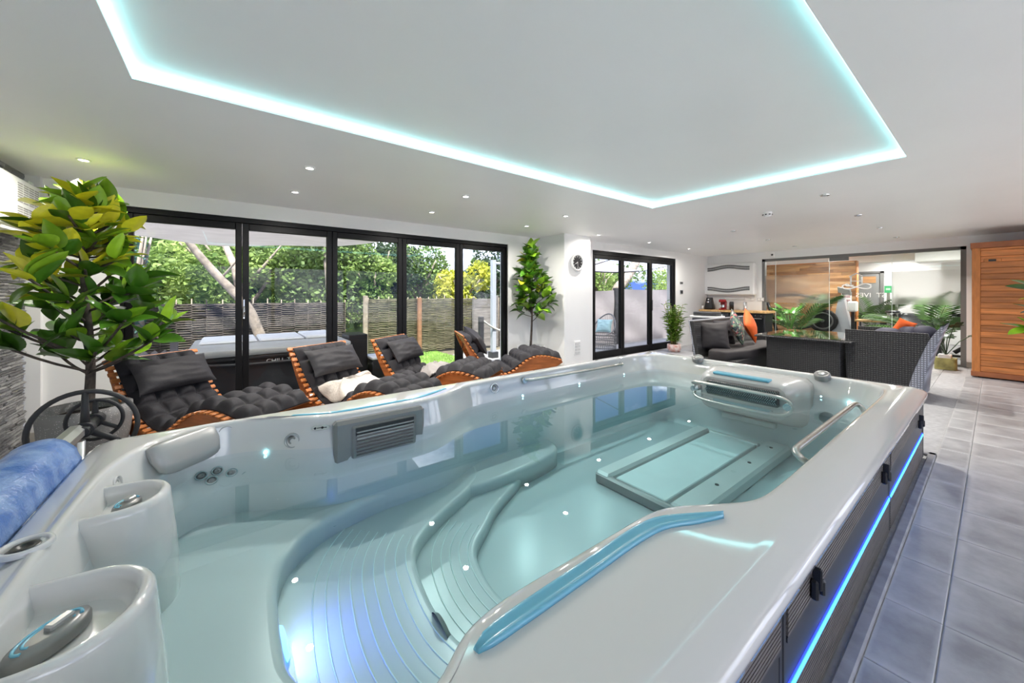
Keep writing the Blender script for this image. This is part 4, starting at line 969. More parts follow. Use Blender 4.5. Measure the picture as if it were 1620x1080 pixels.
def ex2(t,y0,y1,z1):
    b=MB(); b.box(cx0+.045,y0+.01,.35,cx0+.062,y1-.01,z1-.10,r=.004); d=build(b,'glass_door',mat('black_gloss',(.012,.013,.014),.08),t); b=MB(); b.box(cx0+.03,y0+.06,z1-.13,cx0+.045,y1-.06,z1-.115,r=.003); build(b,'handle',GREYL,d)
    b=MB()
    for k in range(4): b.cyl((cx0+.035,y0+.08+k*.12,z1-.05),.014,.03,axis='x',seg=12)
    build(b,'knob',CHROME,t)
appliance('drinks_fridge','black glass fronted appliance under the right of the worktop','fridge',3.36,3.86,.865,BLK,ex2)
t=thing('side_cabinet','dark cabinet section between the two worktop appliances','cabinet',(10.4,4.01,0)); b=MB(); b.box(cx0+.07,3.87,0,XR-.02,4.15,.865); build(b,'body',BLK,t); b=MB(); b.box(cx0+.06,3.88,.05,cx0+.072,4.14,.8,r=.003); build(b,'door',CHAR,t)
# things on the worktop
zc=.925
t=thing('coffee_machine','black tapered coffee machine at the left end of the worktop','coffee machine',(10.35,4.72,zc)); M=TR(10.35,4.72,zc)
b=MB(); b.ring_loft([[(x*s_,y*s_,z) for x,y in rrect(-.1,-.11,.1,.11,.03,3)] for z,s_ in ((0,1),(.05,.98),(.30,.6),(.32,.55))],0,True,True,True,True,M); build(b,'body',BLK,t); b=MB(); b.box(-.115,-.03,.18,-.05,.03,.22,r=.01,M=M); build(b,'spout',CHROME,t); b=MB(); b.cyl((-.075,0,.27),.02,.01,axis='x',seg=12,M=M); build(b,'badge',WHITE,t)
REDG=mat('red_gloss',(.35,.015,.02),.25)
t=thing('coffee_machine','red coffee machine beside the black one','coffee machine',(10.35,4.38,zc)); M=TR(10.35,4.38,zc)
b=MB(); b.box(-.09,-.08,0,.09,.08,.035,r=.015,M=M); b.box(0,-.07,.03,.09,.07,.24,r=.02,M=M); b.cyl((-.03,0,.20),.085,.07,seg=20,M=M); build(b,'body',REDG,t); b=MB(); b.cyl((-.03,0,.27),.07,.03,seg=20,r2=.045,M=M); b.box(-.10,-.05,.06,-.02,.05,.14,r=.01,M=M); build(b,'head',CHROME,t)
b=MB(); b.lathe([(.001,0),(.05,0),(.052,.19),(.045,.2),(.045,.22),(.001,.22)],20,0,TR(10.38,4.18,zc)); solo(b,'canister',BLK,'tall black canister on the worktop right of the red coffee machine','canister')
b=MB(); b.lathe([(.001,0),(.055,0),(.055,.02),(.042,.025),(.042,.20),(.038,.21),(.001,.21)],20,0,TR(10.38,3.86,zc)); solo(b,'milk_frother',CHROME,'silver cylinder on a dark foot in the middle of the worktop','frother')
b=MB(); b.lathe([(.001,0),(.03,0),(.035,.10),(.03,.1),(.001,.01)],16,0,TR(10.30,4.88,zc)); solo(b,'mug',WHITE,'small white cup at the far left end of the worktop','cup')
# grey cabinet with pale top near terrace corner
t=thing('side_unit','grey curved storage unit with a pale top behind the sofa','cabinet',(8.9,4.15,0)); M=TR(8.75,4.05,0)
GB=mat('gunmetal',(.12,.125,.15),.35,metal=.4)
b=MB(); b.prism(rrect(-.22,-.28,.22,.28,.12,6),0,.80,M=M); build(b,'body',GB,t); b=MB(); b.prism(rrect(-.25,-.32,.25,.32,.1,6),.80,.84,M=M,bev=.01); build(b,'top',WHITE,t)
b=MB(); b.prism(rrect(-.2,-.26,.2,.26,.1,6),.84,.93,M=M,bev=.02); build(b,'lid',CHAR,t)
# ---------------------------------------------------------------- rattan set
def rattan(name,col):
    m=bpy.data.materials.new(name); m.use_nodes=True; t=m.node_tree; b=t.nodes['Principled BSDF']; tc=N(t,'ShaderNodeTexCoord')
    out=[]
    for dr,sc in (('X',60),('Z',60)):
        wv=N(t,'ShaderNodeTexWave'); wv.bands_direction=dr; wv.inputs['Scale'].default_value=12; mp=N(t,'ShaderNodeMapping'); mp.inputs['Scale'].default_value=(1,1,1); t.links.new(tc.outputs['Object'],mp.inputs[0]); t.links.new(mp.outputs[0],wv.inputs['Vector']); out.append(wv.outputs[0])
    wy=N(t,'ShaderNodeTexWave'); wy.bands_direction='Y'; wy.inputs['Scale'].default_value=12; t.links.new(tc.outputs['Object'],wy.inputs['Vector'])
    a=N(t,'ShaderNodeMath',operation='MULTIPLY'); t.links.new(out[1],a.inputs[0]); t.links.new(wy.outputs[0],a.inputs[1])
    mr=N(t,'ShaderNodeMixRGB'); mr.inputs[1].default_value=(*[c*.45 for c in col],1); mr.inputs[2].default_value=(*[c*1.5 for c in col],1); t.links.new(a.outputs[0],mr.inputs[0]); t.links.new(mr.outputs[0],b.inputs['Base Color']); b.inputs['Roughness'].default_value=.55
    bp=N(t,'ShaderNodeBump'); bp.inputs['Strength'].default_value=.5; bp.inputs['Distance'].default_value=.01; t.links.new(a.outputs[0],bp.inputs['Height']); t.links.new(bp.outputs[0],b.inputs['Normal'])
    return m
RAT=rattan('dark_rattan',(.030,.030,.031)); RATL=rattan('pale_rattan_edge',(.40,.41,.46))
SEATC=mat('brown_black_seat_cushion',(.030,.026,.027),.75,var=.1,vs=5)
# corner sofa
t=thing('corner_sofa','dark rattan sofa with a thick black seat cushion and high back','sofa',(7.2,2.62,0))
b=MB(); b.box(5.98,2.34,0,8.10,2.92,.34,r=.01); build(b,'base',RAT,t)
b=MB(); b.ring_loft([[(5.93,2.86,.30),(8.1,2.86,.30),(8.1,2.95,.30),(5.93,2.95,.30)],[(5.93,2.96,.90),(8.12,2.96,.90),(8.12,3.03,.90),(5.93,3.03,.90)]],0,False,True,True,True); build(b,'back',RAT,t)
b=MB(); b.tube([(5.93,2.93,.02),(5.93,2.93,.32),(5.93,3.03,.905),(8.12,3.03,.905)],.012,6); build(b,'edge_piping',RATL,t)
b=MB(); b.prism(resample(chaikin([(5.92,2.32),(8.08,2.32),(8.08,2.86),(5.92,2.86)],1),60),.34,.47,bev=.03); build(b,'seat_cushion',SEATC,t)
def scatter(name,label,loc,rz,ry,w_,h,th,m,seed,cat='cushion',group=None):
    b=pillow_mb(w_,h,th,p=2.4,pinch=.10,seed=seed); o=bpy.data.objects.new(name,b.mesh(name,m)); COL.objects.link(o)
    o.matrix_world=Matrix.Translation(loc)@Matrix.Rotation(rz,4,'Z')@Matrix.Rotation(ry,4,'Y'); o['label']=label; o['category']=cat
FLOR=mat('floral_fabric',(.05,.08,.07),.7)
def _floral(m):
    t=m.node_tree; b=t.nodes['Principled BSDF']; tc=N(t,'ShaderNodeTexCoord'); v=N(t,'ShaderNodeTexVoronoi'); v.inputs['Scale'].default_value=32; v.inputs['Randomness'].default_value=1; n=N(t,'ShaderNodeTexNoise'); n.inputs['Scale'].default_value=9
    ad=N(t,'ShaderNodeMixRGB'); ad.inputs[0].default_value=.15; t.links.new(tc.outputs['Object'],ad.inputs[1]); t.links.new(n.outputs['Color'],ad.inputs[2]); t.links.new(tc.outputs['Object'],n.inputs['Vector']); t.links.new(ad.outputs[0],v.inputs['Vector'])
    r=N(t,'ShaderNodeValToRGB'); e=r.color_ramp.elements; e[0].position=0; e[0].color=(.045,.06,.06,1); e[1].position=1; e[1].color=(.5,.5,.42,1); e.new(.35).color=(.03,.05,.055,1); e.new(.5).color=(.13,.2,.12,1); e.new(.72).color=(.38,.42,.33,1); e.new(.86).color=(.5,.12,.12,1); r.color_ramp.interpolation='CONSTANT'
    sp=N(t,'ShaderNodeSeparateXYZ'); t.links.new(v.outputs['Color'],sp.inputs[0]); t.links.new(sp.outputs[0],r.inputs[0]); t.links.new(r.outputs[0],b.inputs['Base Color'])
_floral(FLOR)
ORNG=mat('orange_fabric',(.80,.13,.02),.65,var=.08,vs=5)
scatter('scatter_cushion','large black cushion slumped at the near end of the corner sofa',(6.26,2.79,.67),math.radians(35),math.radians(-72),.46,.46,.20,SEATC,4)
scatter('scatter_cushion','dark brown cushion behind the slumped black one on the sofa',(6.75,2.84,.68),math.radians(78),math.radians(-80),.44,.50,.16,CUSH,6)
scatter('scatter_cushion','grey floral patterned cushion standing on its corner on the sofa',(6.72,2.62,.79),math.radians(-78),math.radians(74),.46,.46,.15,FLOR,9)
scatter('scatter_cushion','bright orange cushion standing on its corner right of the floral one',(7.26,2.62,.79),math.radians(-82),math.radians(74),.46,.46,.15,ORNG,12)
for o in [o for o in COL.objects if o.name.startswith('scatter_cushion')][2:4]:
    o.matrix_world=o.matrix_world@Matrix.Rotation(math.radians(40),4,'Z')
# table
t=thing('dining_table','dark rattan table with a mirror-like black glass top','table',(7.25,1.79,0))
b=MB(); b.box(6.66,1.30,0,7.85,2.18,.68,r=.01); build(b,'base',RAT,t)
b=MB(); b.box(6.52,1.16,.68,7.98,2.30,.705,r=.006); build(b,'top_frame',RAT,t)
b=MB(); b.box(6.54,1.18,.705,7.96,2.28,.716,r=.003); build(b,'glass_top',mat('smoked_glass',(.02,.02,.02),.03,spec=.9,coat=1),t)
# single rattan chair with flared back
t=thing('rattan_armchair','wide dark rattan armchair with a pale flared back edge facing the table','armchair',(6.95,.75,0))
def side_panel(x): 
    b=MB(); P=[(1.24,.06),(1.26,.80),(.50,.835),(.44,.72),(.56,.35),(.62,.06)]
    P=[(1.25,.04),(1.27,.855),(.505,.855),(.49,.80),(.56,.58),(.64,.33),(.69,.04)]
    b.ring_loft([[(x,p[0],p[1]) for p in P],[(x+.05,p[0],p[1]) for p in P]],0,False,True,True,True); return b
build(side_panel(6.76),'side_panel',RAT,t); build(side_panel(7.55),'side_panel',RAT,t)
P=[(.69,.04),(.64,.33),(.56,.58),(.49,.80),(.40,.95)]; Q=[(.55,.04),(.53,.33),(.48,.58),(.42,.80),(.375,.955)]
c1=chaikin(P,2,False); c2=chaikin(Q,2,False); b=MB(); b.ring_loft([[(6.77,p[0],p[1]) for p in c1],[(6.77,p[0],p[1]) for p in c2],[(7.59,p[0],p[1]) for p in c2],[(7.59,p[0],p[1]) for p in c1],[(6.77,p[0],p[1]) for p in c1]],0,True,False); build(b,'back',RATL,t)
b=MB(); b.box(6.81,.69,.1,7.55,1.2,.36,r=.01); build(b,'seat_base',RAT,t); b=MB(); b.box(6.82,.66,.36,7.54,1.22,.46,r=.03); build(b,'seat_cushion',SEATC,t)
b=MB()
for x,y in ((6.80,1.2),(7.55,1.2),(6.80,.66),(7.55,.66)): b.box(x,y,0,x+.04,y+.04,.05)
build(b,'feet',BLK,t)
# things on the chair / table end
b=pillow_mb(.36,.34,.16,seed=3); o=bpy.data.objects.new('bag',b.mesh('bag',ORNG)); COL.objects.link(o); o.matrix_world=Matrix.Translation((7.33,.77,.885))@Matrix.Rotation(.5,4,'Z')@Matrix.Rotation(1.3,4,'Y')@Matrix.Rotation(.4,4,'Z')@Matrix.Scale(.6,4); o['label']='small orange cushion peeking over the armchair'; o['category']='cushion'
NAVY=mat('navy_fabric',(.035,.035,.06),.7,var=.3,vs=4)
b=MB(); 
for c,s_ in (((7.25,.57,.83),(.13,.12,.10)),((7.3,.72,.80),(.15,.12,.11)),((7.22,.90,.78),(.15,.16,.10))): b.sphere(c,1,16,sc=s_)
solo(b,'folded_jacket',NAVY,'dark navy bundle of clothes heaped on the armchair','clothing',loc=(7.25,.75,.46))
# ---------------------------------------------------------------- sauna
SA=thing('sauna_cabin','orange cedar sauna cabin made of horizontal boards','sauna',(10.1,-.7,0))
CED=mat('cedar_board',(.46,.165,.045),.4,var=.22,vs=3,stretch=(1,1,9),rnd=.28,coat=.15); CEDP=mat('cedar_post',(.50,.18,.045),.4,var=.15,vs=5,stretch=(6,6,1)); CEDD=mat('cedar_plinth',(.30,.10,.035),.45,var=.2,vs=5)
sx=9.56
b=MB(); b.box(sx+.02,-1.6,.08,XR-.03,.22,2.08); build(b,'core',CEDD,SA)
z=.10; k=0
while z<2.07:
    h=min(.092,2.075-z); b=MB(); b.box(sx-.004+random.uniform(-.003,.004),-1.6,z+.002,sx+.025,.155,z+h-.002,r=.005); build(b,'board',CED,SA); z+=h
b=MB(); b.box(sx-.012,.155,.08,sx+.03,.24,2.08,r=.004); b.box(XR-.1,.215,.08,XR-.03,.24,2.08); build(b,'corner_post',CEDP,SA)
b=MB(); b.box(sx-.02,-1.62,.02,XR-.03,.25,.10,r=.004); build(b,'plinth',CEDD,SA)
b=MB(); b.box(sx-.03,-1.62,2.075,XR-.03,.255,2.165,r=.004); build(b,'cornice',CEDD,SA)
b=MB(); b.box(sx+.03,.215,.08,XR-.1,.228,2.08); build(b,'side_wall',CEDP,SA)
b=MB(); b.box(sx-.02,-.05,1.845,sx,.12,1.90,r=.004); cp=build(b,'control_panel',CEDP,SA); b=MB(); b.box(sx-.024,.00,1.855,sx-.018,.075,1.89); build(b,'display',BLK,cp)
for y in (-1.5,.1):
    b=MB(); b.box(sx+.03,y,0,sx+.15,y+.08,.03); build(b,'foot',BLK,SA)
# ================================================================ DOWNLIGHTS
rows=[('lit',4.40,[(-.921,4.357),(.532,4.399),(2.064,4.414),(3.655,4.421),(5.221,4.30),(6.808,4.302),(8.49,4.34)],'row nearest the patio doors'),
      ('lit',3.5,[(.528,3.49),(2.024,3.479),(3.605,3.529)],'row between spa and loungers'),
      ('dim',2.69,[(6.703,2.673),(8.334,2.697),(9.896,2.697)],'row above the sofa'),
      ('dim',1.12,[(5.048,1.109),(6.698,1.121),(8.247,1.126),(9.865,1.128)],'row in front of the glass partition')]
ordn=['first','second','third','fourth','fifth','sixth','seventh']
def downlight(x,y,lit,label,power=1,z=H):
    t=thing('downlight',label,'ceiling light',(x,y,z-.012),group='recessed ceiling downlights')
    b=MB(); b.lathe([(.042,.012),(.042,.003),(.038,0),(.030,.001),(.027,.008)],24,0,Matrix.Translation((x,y,z-.012))); build(b,'bezel',WHITE if lit else CHROME,t)
    b=MB(); b.cyl((x,y,z-.006),.028,.005,seg=20); build(b,'bulb',BULB if lit else BULBOFF,t)
    if power:
        d=bpy.data.lights.new('downlight_beam','AREA'); o=bpy.data.objects.new('downlight_beam',d); COL.objects.link(o); d.shape='DISK'; d.size=.05; d.energy=SPOT*power; d.color=(1,.95,.88); d.spread=math.radians(165 if lit else 120)
        o.parent=t; o.location=(0,0,-.012)
for st,yy,pts,desc in rows:
    for i,(x,y) in enumerate(pts): downlight(x,y,st=='lit','%s %s round downlight from the left in the %s'%(ordn[i],st,desc),(.45 if (x<-.5 or y<4.31 and 5<x<6) else .85) if st=='lit' else .75)  # rows that look unlit carry added beams to brighten the back of the room
# ================================================================ GARDEN
G=-.12
PAV=mat('pale_paving',(.30,.295,.285),.8,var=.12,vs=3,bump=.2)
GRASS=mat('lawn_green',(.20,.34,.07),.9,var=.25,vs=5,bump=.5,bs=120)
b=MB(); b.box(-14,YF+.25,G-.3,22,26,G-.03); build(b,'ground_1',mat('garden_earth',(.14,.12,.08),.9,var=.3,vs=2),kind='structure').name='garden_ground'
b=MB()
def patio(x0,x1,y0,y1,s=.6):
    x=x0
    while x<x1-.01:
        y=y0
        while y<y1-.01:
            me=PAVM; inst(me,'paving_slab',PT,(x+s/2,y+s/2,G-.02)); y+=s
        x+=s
PT=bpy.data.objects.new('patio',None); COL.objects.link(PT); PT['kind']='structure'
mb=MB(); mb.box(-.296,-.296,-.02,.296,.296,.02,r=.004); PAVM=mb.mesh('paving_slab',PAV)
patio(4.25,6.05,5.55,7.95); patio(6.05,12.05,5.55,6.75)
b=MB(); b.box(-4,5.54,G-.05,1.7,8.4,G-.005); build(b,'decking_base',PAV,PT)
b=MB(); b.box(1.7,5.54,G-.05,4.23,8.75,G-.012); lw=solo(b,'lawn',GRASS,'bright green lawn between the outdoor tub and the paving','grass',kind='stuff')
# blades along lawn
gb=MB(); rnd=random.Random(2)
for k in range(9000):
    x=rnd.uniform(1.72,4.2); y=rnd.uniform(5.6,8.72); a=rnd.random()*6.28; h=rnd.uniform(.02,.045); c,s_=math.cos(a)*.006,math.sin(a)*.006
    gb.add([(x-c,y-s_,G-.012),(x+c,y+s_,G-.012),(x+rnd.uniform(-.01,.01),y+rnd.uniform(-.01,.01),G+h)],[(0,1,2)],0)
build(gb,'grass_blades',GRASS,lw,kind='stuff')
# woven hurdle fence
WIL=mat('woven_willow',(.15,.125,.105),.85,var=.45,vs=5,stretch=(1,1,14),col2=(.04,.034,.03),bump=.4)
WIL2=mat('mossy_willow',(.20,.18,.11),.85,vs=4,stretch=(1,1,12),col2=(.06,.058,.03),bump=.4)
STK=mat('stake_wood',(.30,.25,.19),.8,var=.3,vs=9)
def hurdle(label,x0,x1,y,z1,m,seed):
    t=thing('hurdle_fence_panel',label,'fence',((x0+x1)/2,y,G),group='woven hurdle fence panels'); rnd=random.Random(seed); ns=max(3,int((x1-x0)/.2)); b=MB(); z=G+.03; row=0
    while z<z1:
        P=[]; 
        for k in range(ns*2+1):
            x=x0+(x1-x0)*k/(ns*2); sg=(1 if (k//2+row)%2 else -1) if k%2 else 0
            P.append((x,y+sg*.030,z+rnd.uniform(-.004,.004)))
        b.tube(P,[rnd.uniform(.008,.013)]*len(P),4); z+=.021; row+=1
    build(b,'woven_rods',m,t,kind='stuff')
    for k in range(ns+1):
        x=x0+(x1-x0)*k/ns; q=MB(); q.cyl((x,y+.006,G),.010,z1-G+rnd.uniform(.03,.10),seg=7); build(q,'stake',STK,t)
FY=8.75
hs=[(-4.1,-2.2),(-2.2,-.35),(-.35,1.05),(1.05,2.02)]
nm=['far left','second','third','fourth']
for i,(a,c) in enumerate(hs): hurdle('brown woven hurdle fence panel, %s from the left behind the outdoor tub'%nm[i],a,c,FY,1.17,WIL,i)
for i,(a,c) in enumerate(((2.52,3.70),(3.78,5.35))): hurdle('yellowish mossy hurdle panel behind the lawn, %s one'%('left' if i==0 else 'right'),a,c,FY,1.22,WIL2,i+7)
hurdle('narrow brown hurdle panel right of the horizontal board fence panel',6.05,7.4,FY-.2,1.15,WIL,15)
for lb,x,m,zt in (('pale square fence post left of the mossy hurdle panels',2.44,STK,1.30),('reddish brown fence post between the two mossy hurdle panels',3.74,mat('brown_post',(.26,.13,.07),.8,var=.2),1.25)):
    b=MB(); b.box(x-.045,FY-.09,G,x+.045,FY,zt,r=.006); solo(b,'fence_post',m,lb,'post')
t=thing('board_fence_panel','weathered grey fence panel of horizontal overlapping boards','fence',(5.6,FY-.2,G))
WG=mat('weathered_board',(.20,.185,.17),.85,var=.2,vs=4,stretch=(1,1,8),rnd=.15)
z=G+.03
while z<1.2:
    b=MB(); b.box(5.22,FY-.25+random.uniform(0,.01),z,5.90,FY-.23,z+.125,r=.004); build(b,'board',WG,t); z+=.118
b=MB(); b.box(5.90,FY-.28,G,5.98,FY-.2,1.30,r=.005); b.box(5.17,FY-.28,G,5.22,FY-.2,1.25); build(b,'frame_post',WG,t)
# outdoor tub --------------------------------------------------
t=thing('outdoor_hot_tub','black outdoor tub with grey lid and white lettering on its side','hot tub',(.55,7.1,G))
x0,x1,y0,y1=-.42,1.50,6.22,7.95
b=MB(); b.prism(rrect(x0,y0,x1,y1,.18,6),G,.44); tb=build(b,'cabinet',mat('black_cabinet',(.016,.017,.02),.3),t)
b=MB(); b.prism(rrect(x0-.03,y0-.03,x1+.03,y1+.03,.2,6),.44,.50,bev=.02); build(b,'rim',BLK,t)
LID=mat('vinyl_lid',(.40,.40,.39),.45,var=.06,vs=5)
b=MB(); b.prism(rrect(x0-.04,y0-.05,x1+.04,y1+.04,.15,6),.505,.59,bev=.02); build(b,'lid',LID,t)
for a,c,hh in ((x0+.05,.33,.63),(.36,.98,.63),(1.0,x1-.02,.645)):
    b=MB(); b.box(a,7.0,.585,c,y1,hh,r=.02); build(b,'folded_cover',mat('white_vinyl_cover',(.75,.75,.73),.5),t)
b=MB(); b.tube(chaikin([(x0+.05,y0-.02,.42),(.2,y0-.05,.38),(.9,y0-.05,.39),(1.2,y0-.03,.43)],2,False),.018,8); build(b,'skirt_fold',CHAR,t)
me=text_mesh('CHILL TUB',.085,.002); me.materials.append(WHITE); p=pxY(448,569,y0-.006); inst(me,'lettering',tb,M=Matrix.Translation(Vector(p)-wloc(tb))@Matrix.Rotation(PI/2,4,'X'))
for lb,xx in (('tall black equipment box at the right end of the outdoor tub',1.62),): 
    b=MB(); b.box(1.56,6.5,G,1.86,7.0,.66,r=.01); solo(b,'equipment_box',BLK,lb,'box')
t=thing('step_box','low black box with a white top beside the lawn','box',(2.1,6.6,G)); b=MB(); b.box(1.88,6.3,G,2.22,6.75,.24,r=.01); build(b,'body',BLK,t); b=MB(); b.box(1.87,6.29,.24,2.23,6.76,.28,r=.01); build(b,'top',WHITE,t)
# slatted grey bench back at far left
t=thing('garden_bench','grey slatted garden seat seen left behind the outdoor tub','bench',(-1.2,6.9,G)); GW=mat('grey_slats',(.16,.15,.15),.8,var=.3,vs=6,rnd=.2)
for k in range(7):
    b=MB(); x=-1.55+.10*k; b.box(-.035,-.012,0,.035,.012,.75,M=TR(x,6.9,.05,0,0,.0)@Matrix.Rotation(math.radians(48),4,'Y')); build(b,'slat',GW,t)
b=MB(); b.box(-1.5,6.85,G,-.7,7.3,.10); b.box(-.66,6.86,G,-.58,6.94,.75); build(b,'frame',GW,t)
# white pole, rope barrier
b=MB(); b.box(4.76,6.97,G,4.86,7.07,2.12,r=.004); pl=thing('white_pole','white square canopy pole with grey foot beyond the patio doors','pole',(4.81,7.02,G)); build(b,'pole',mat('pole_white',(.42,.45,.50),.5),pl)
b=MB(); b.box(4.72,6.93,G,4.90,7.11,.02,r=.01); build(b,'foot',CHAR,pl)
b=MB(); b.tube([(4.81,7.0,2.05),(5.6,6.9,2.02)],.035,6); b.tube([(4.9,7.0,1.9),(5.5,6.7,1.55)],.014,6); build(b,'arm',MT['pole_white'],pl)
for i,(x,y) in enumerate(((4.40,6.9),(5.9,7.2))):
    b=MB(); b.box(x-.05,y-.05,G,x+.05,y+.05,.84,r=.008); solo(b,'rope_post',mat('black_timber_%d'%i,(.03,.03,.035),.7),'black timber rope post '+('left of the white pole' if i==0 else 'right of the white pole'),'post')
b=MB(); b.tube([(4.40+1.5*k/14,6.88+.3*k/14,.78-.30*math.sin(PI*k/14)*1.0) for k in range(15)],.022,8); solo(b,'barrier_rope',mat('pale_rope',(.65,.62,.56),.8,var=.2,vs=40),'pale thick rope slung between the black posts','rope')
# shade sail
b=MB(); vs=[];nu,nv=24,14
for j in range(nv+1):
    for i in range(nu+1):
        u=i/nu;v=j/nv; x=-2.4+5.0*u; y=5.54+(1.08+.9*math.sin(PI*min(1,u*1.05)))*v; 
        z=2.52-.30*v-.14*math.sin(PI*u)*v+.02*math.sin(18*u+3*v)*v+.10*u*v; vs.append((x,y,z))
fs=[(j*(nu+1)+i,j*(nu+1)+i+1,(j+1)*(nu+1)+i+1,(j+1)*(nu+1)+i) for j in range(nv) for i in range(nu)]
b.add(vs,fs,0,True); b.add([(p[0],p[1],p[2]+.006) for p in vs],[f[::-1] for f in fs],0,True)
SAIL=mat('sail_cloth',(.60,.575,.56),.8,var=.06,vs=3,stretch=(1,6,1),sub=.0)
def translucent(m,f=.45):
    t=m.node_tree; b=t.nodes['Principled BSDF']; o=[n for n in t.nodes if n.type=='OUTPUT_MATERIAL'][0]; tl=N(t,'ShaderNodeBsdfTranslucent'); mx=N(t,'ShaderNodeMixShader'); mx.inputs[0].default_value=f
    src=b.inputs['Base Color'].links; 
    if src: t.links.new(src[0].from_socket,tl.inputs[0])
    else: tl.inputs[0].default_value=b.inputs['Base Color'].default_value
    t.links.new(b.outputs[0],mx.inputs[1]); t.links.new(tl.outputs[0],mx.inputs[2]); t.links.new(mx.outputs[0],o.inputs[0])
translucent(SAIL,.5)
solo(b,'shade_sail',SAIL,'pale grey sagging shade sail above the left patio doors','awning')
# trees -------------------------------------------------------
def leafmat(name,a,c,d):
    m=mat(name,a,.6,col2=c,vs=1.6); translucent(m,.35); return m
LM1=leafmat('foliage_mid',(.24,.36,.09),(.07,.14,.035),0); LM2=leafmat('foliage_fresh',(.38,.50,.14),(.12,.22,.05),0); LM3=leafmat('foliage_dark',(.075,.13,.06),(.02,.045,.02),0); LM4=leafmat('foliage_yellow',(.62,.60,.08),(.36,.42,.05),0); LM5=leafmat('foliage_blue',(.20,.36,.34),(.06,.14,.12),0)
TRK=mat('tree_bark',(.30,.25,.20),.85,var=.35,vs=8,bump=.6,bs=25)
def crown(t,c,r,n,ls,m,seed,name='foliage'):
    rnd=random.Random(seed); b=MB(); lumps=[(c[0]+rnd.uniform(-.6,.6)*r[0],c[1]+rnd.uniform(-.5,.5)*r[1],c[2]+rnd.uniform(-.6,.6)*r[2],rnd.uniform(.38,.62)) for _ in range(9)]
    V=b.v; F=b.f
    for k in range(n):
        L_=lumps[rnd.randrange(9)]; th=rnd.random()*2*PI; cz=rnd.uniform(-1,1); sn=math.sqrt(1-cz*cz); q=L_[3]*(rnd.uniform(.72,1.03))
        p=(L_[0]+r[0]*q*sn*math.cos(th),L_[1]+r[1]*q*sn*math.sin(th),L_[2]+r[2]*q*cz)
        if p[2]<G+.05: continue
        d=Vector((rnd.gauss(0,1),rnd.gauss(0,1),rnd.gauss(0,.6)-.3)).normalized(); e=d.cross(Vector((rnd.gauss(0,1),rnd.gauss(0,1),rnd.gauss(0,1)))).normalized(); s_=ls*rnd.uniform(.6,1.2)
        P=Vector(p); n0=len(V); V+= [tuple(P-d*s_*.5),tuple(P+e*s_*.28),tuple(P+d*s_*.5),tuple(P-e*s_*.28)]; F.append((n0,n0+1,n0+2,n0+3))
    b.m=[0]*len(F); b.sm=[False]*len(F)
    build(b,name,m,t,kind='stuff')
def tree(label,c,r,n,ls,m,seed,trunk=None,cat='tree',name='garden_tree',tr=.09):
    t=thing(name,label,cat,(c[0],c[1],G)); crown(t,c,r,n,ls,m,seed)
    q=MB(); P=trunk or [(c[0],c[1],G),(c[0]+.1,c[1],c[2]*.5),(c[0]-.05,c[1],c[2])]
    P=chaikin(P,2,False); q.tube(P,[tr*(1-.5*i/len(P)) for i in range(len(P))],9); build(q,'trunk',TRK,t)
    if trunk is None and n>2500:
        rnd=random.Random(seed); q=MB()
        for k in range(5):
            a=rnd.random()*6.28; q.tube([(c[0],c[1],c[2]*rnd.uniform(.4,.9)),(c[0]+math.cos(a)*r[0]*.4,c[1]-abs(math.sin(a))*r[1]*.4,c[2]),(c[0]+math.cos(a)*r[0]*.8,c[1]-abs(math.sin(a))*r[1]*.6,c[2]+r[2]*.4)],[.05,.035,.015],6)
        build(q,'limbs',TRK,t)
tree('broad green tree filling the first pane behind the shade sail',(-2.6,10.4,1.9),(2.0,1.3,1.35),6500,.15,LM1,1)
tree('fresh green tree behind the outdoor tub, left of the pale trunk',(.2,10.2,1.9),(1.7,1.1,1.3),7000,.13,LM2,2)
tree('leafy tree with a pale forked trunk behind the fourth hurdle panel',(1.9,9.9,1.95),(1.3,1.0,1.3),6500,.13,LM1,3,[(1.75,9.0,G),(1.8,8.95,1.2),(1.72,9.2,2.4),(1.6,9.6,3.4)],tr=.12)
tree('dark evergreen tree right of the pale trunk',(3.3,10.5,1.95),(1.1,1.1,1.35),7000,.10,LM3,4)
tree('green shrub mass above the left mossy hurdle panel',(2.9,9.7,1.5),(.75,.6,.95),3500,.12,LM2,5,name='garden_shrub',cat='shrub')
tree('mid green tree left of the yellow bush',(4.8,11.2,1.9),(1.3,1.1,1.25),6500,.13,LM1,6)
tree('bright yellow leaved bush above the fence beside the white pole',(5.6,10.0,1.45),(.95,.7,1.05),4500,.15,LM4,7,name='golden_bush',cat='shrub')
tree('dark olive tree behind the white pole',(7.9,11.2,2.0),(1.3,1.1,1.4),6000,.12,LM3,8)
tree('bluish ivy covered column at the far left of the garden',(-1.25,8.25,1.6),(.30,.28,1.7),4200,.075,LM5,9,name='ivy_column',cat='shrub',tr=.12)
t=thing('leaning_tree','bare pale leaning trunk crossing the first two door panes','tree',(.25,8.3,G)); q=MB()
P=[pxY(418,545,8.3),pxY(407,520,8.3),pxY(396,490,8.3),pxY(370,462,8.3),pxY(340,432,8.3),pxY(305,392,8.3),pxY(290,370,8.3)]; P=chaikin(P,2,False); q.tube(P,[.10-.055*i/len(P) for i in range(len(P))],9); build(q,'trunk',TRK,t)
q=MB(); q.tube([pxY(380,470,8.3),pxY(371,420,8.5),pxY(355,385,8.7)],[.07,.06,.05],8); q.tube([pxY(350,440,8.3),pxY(372,415,8.2),pxY(380,400,8.1)],[.02,.015,.01],6); build(q,'bough',TRK,t)
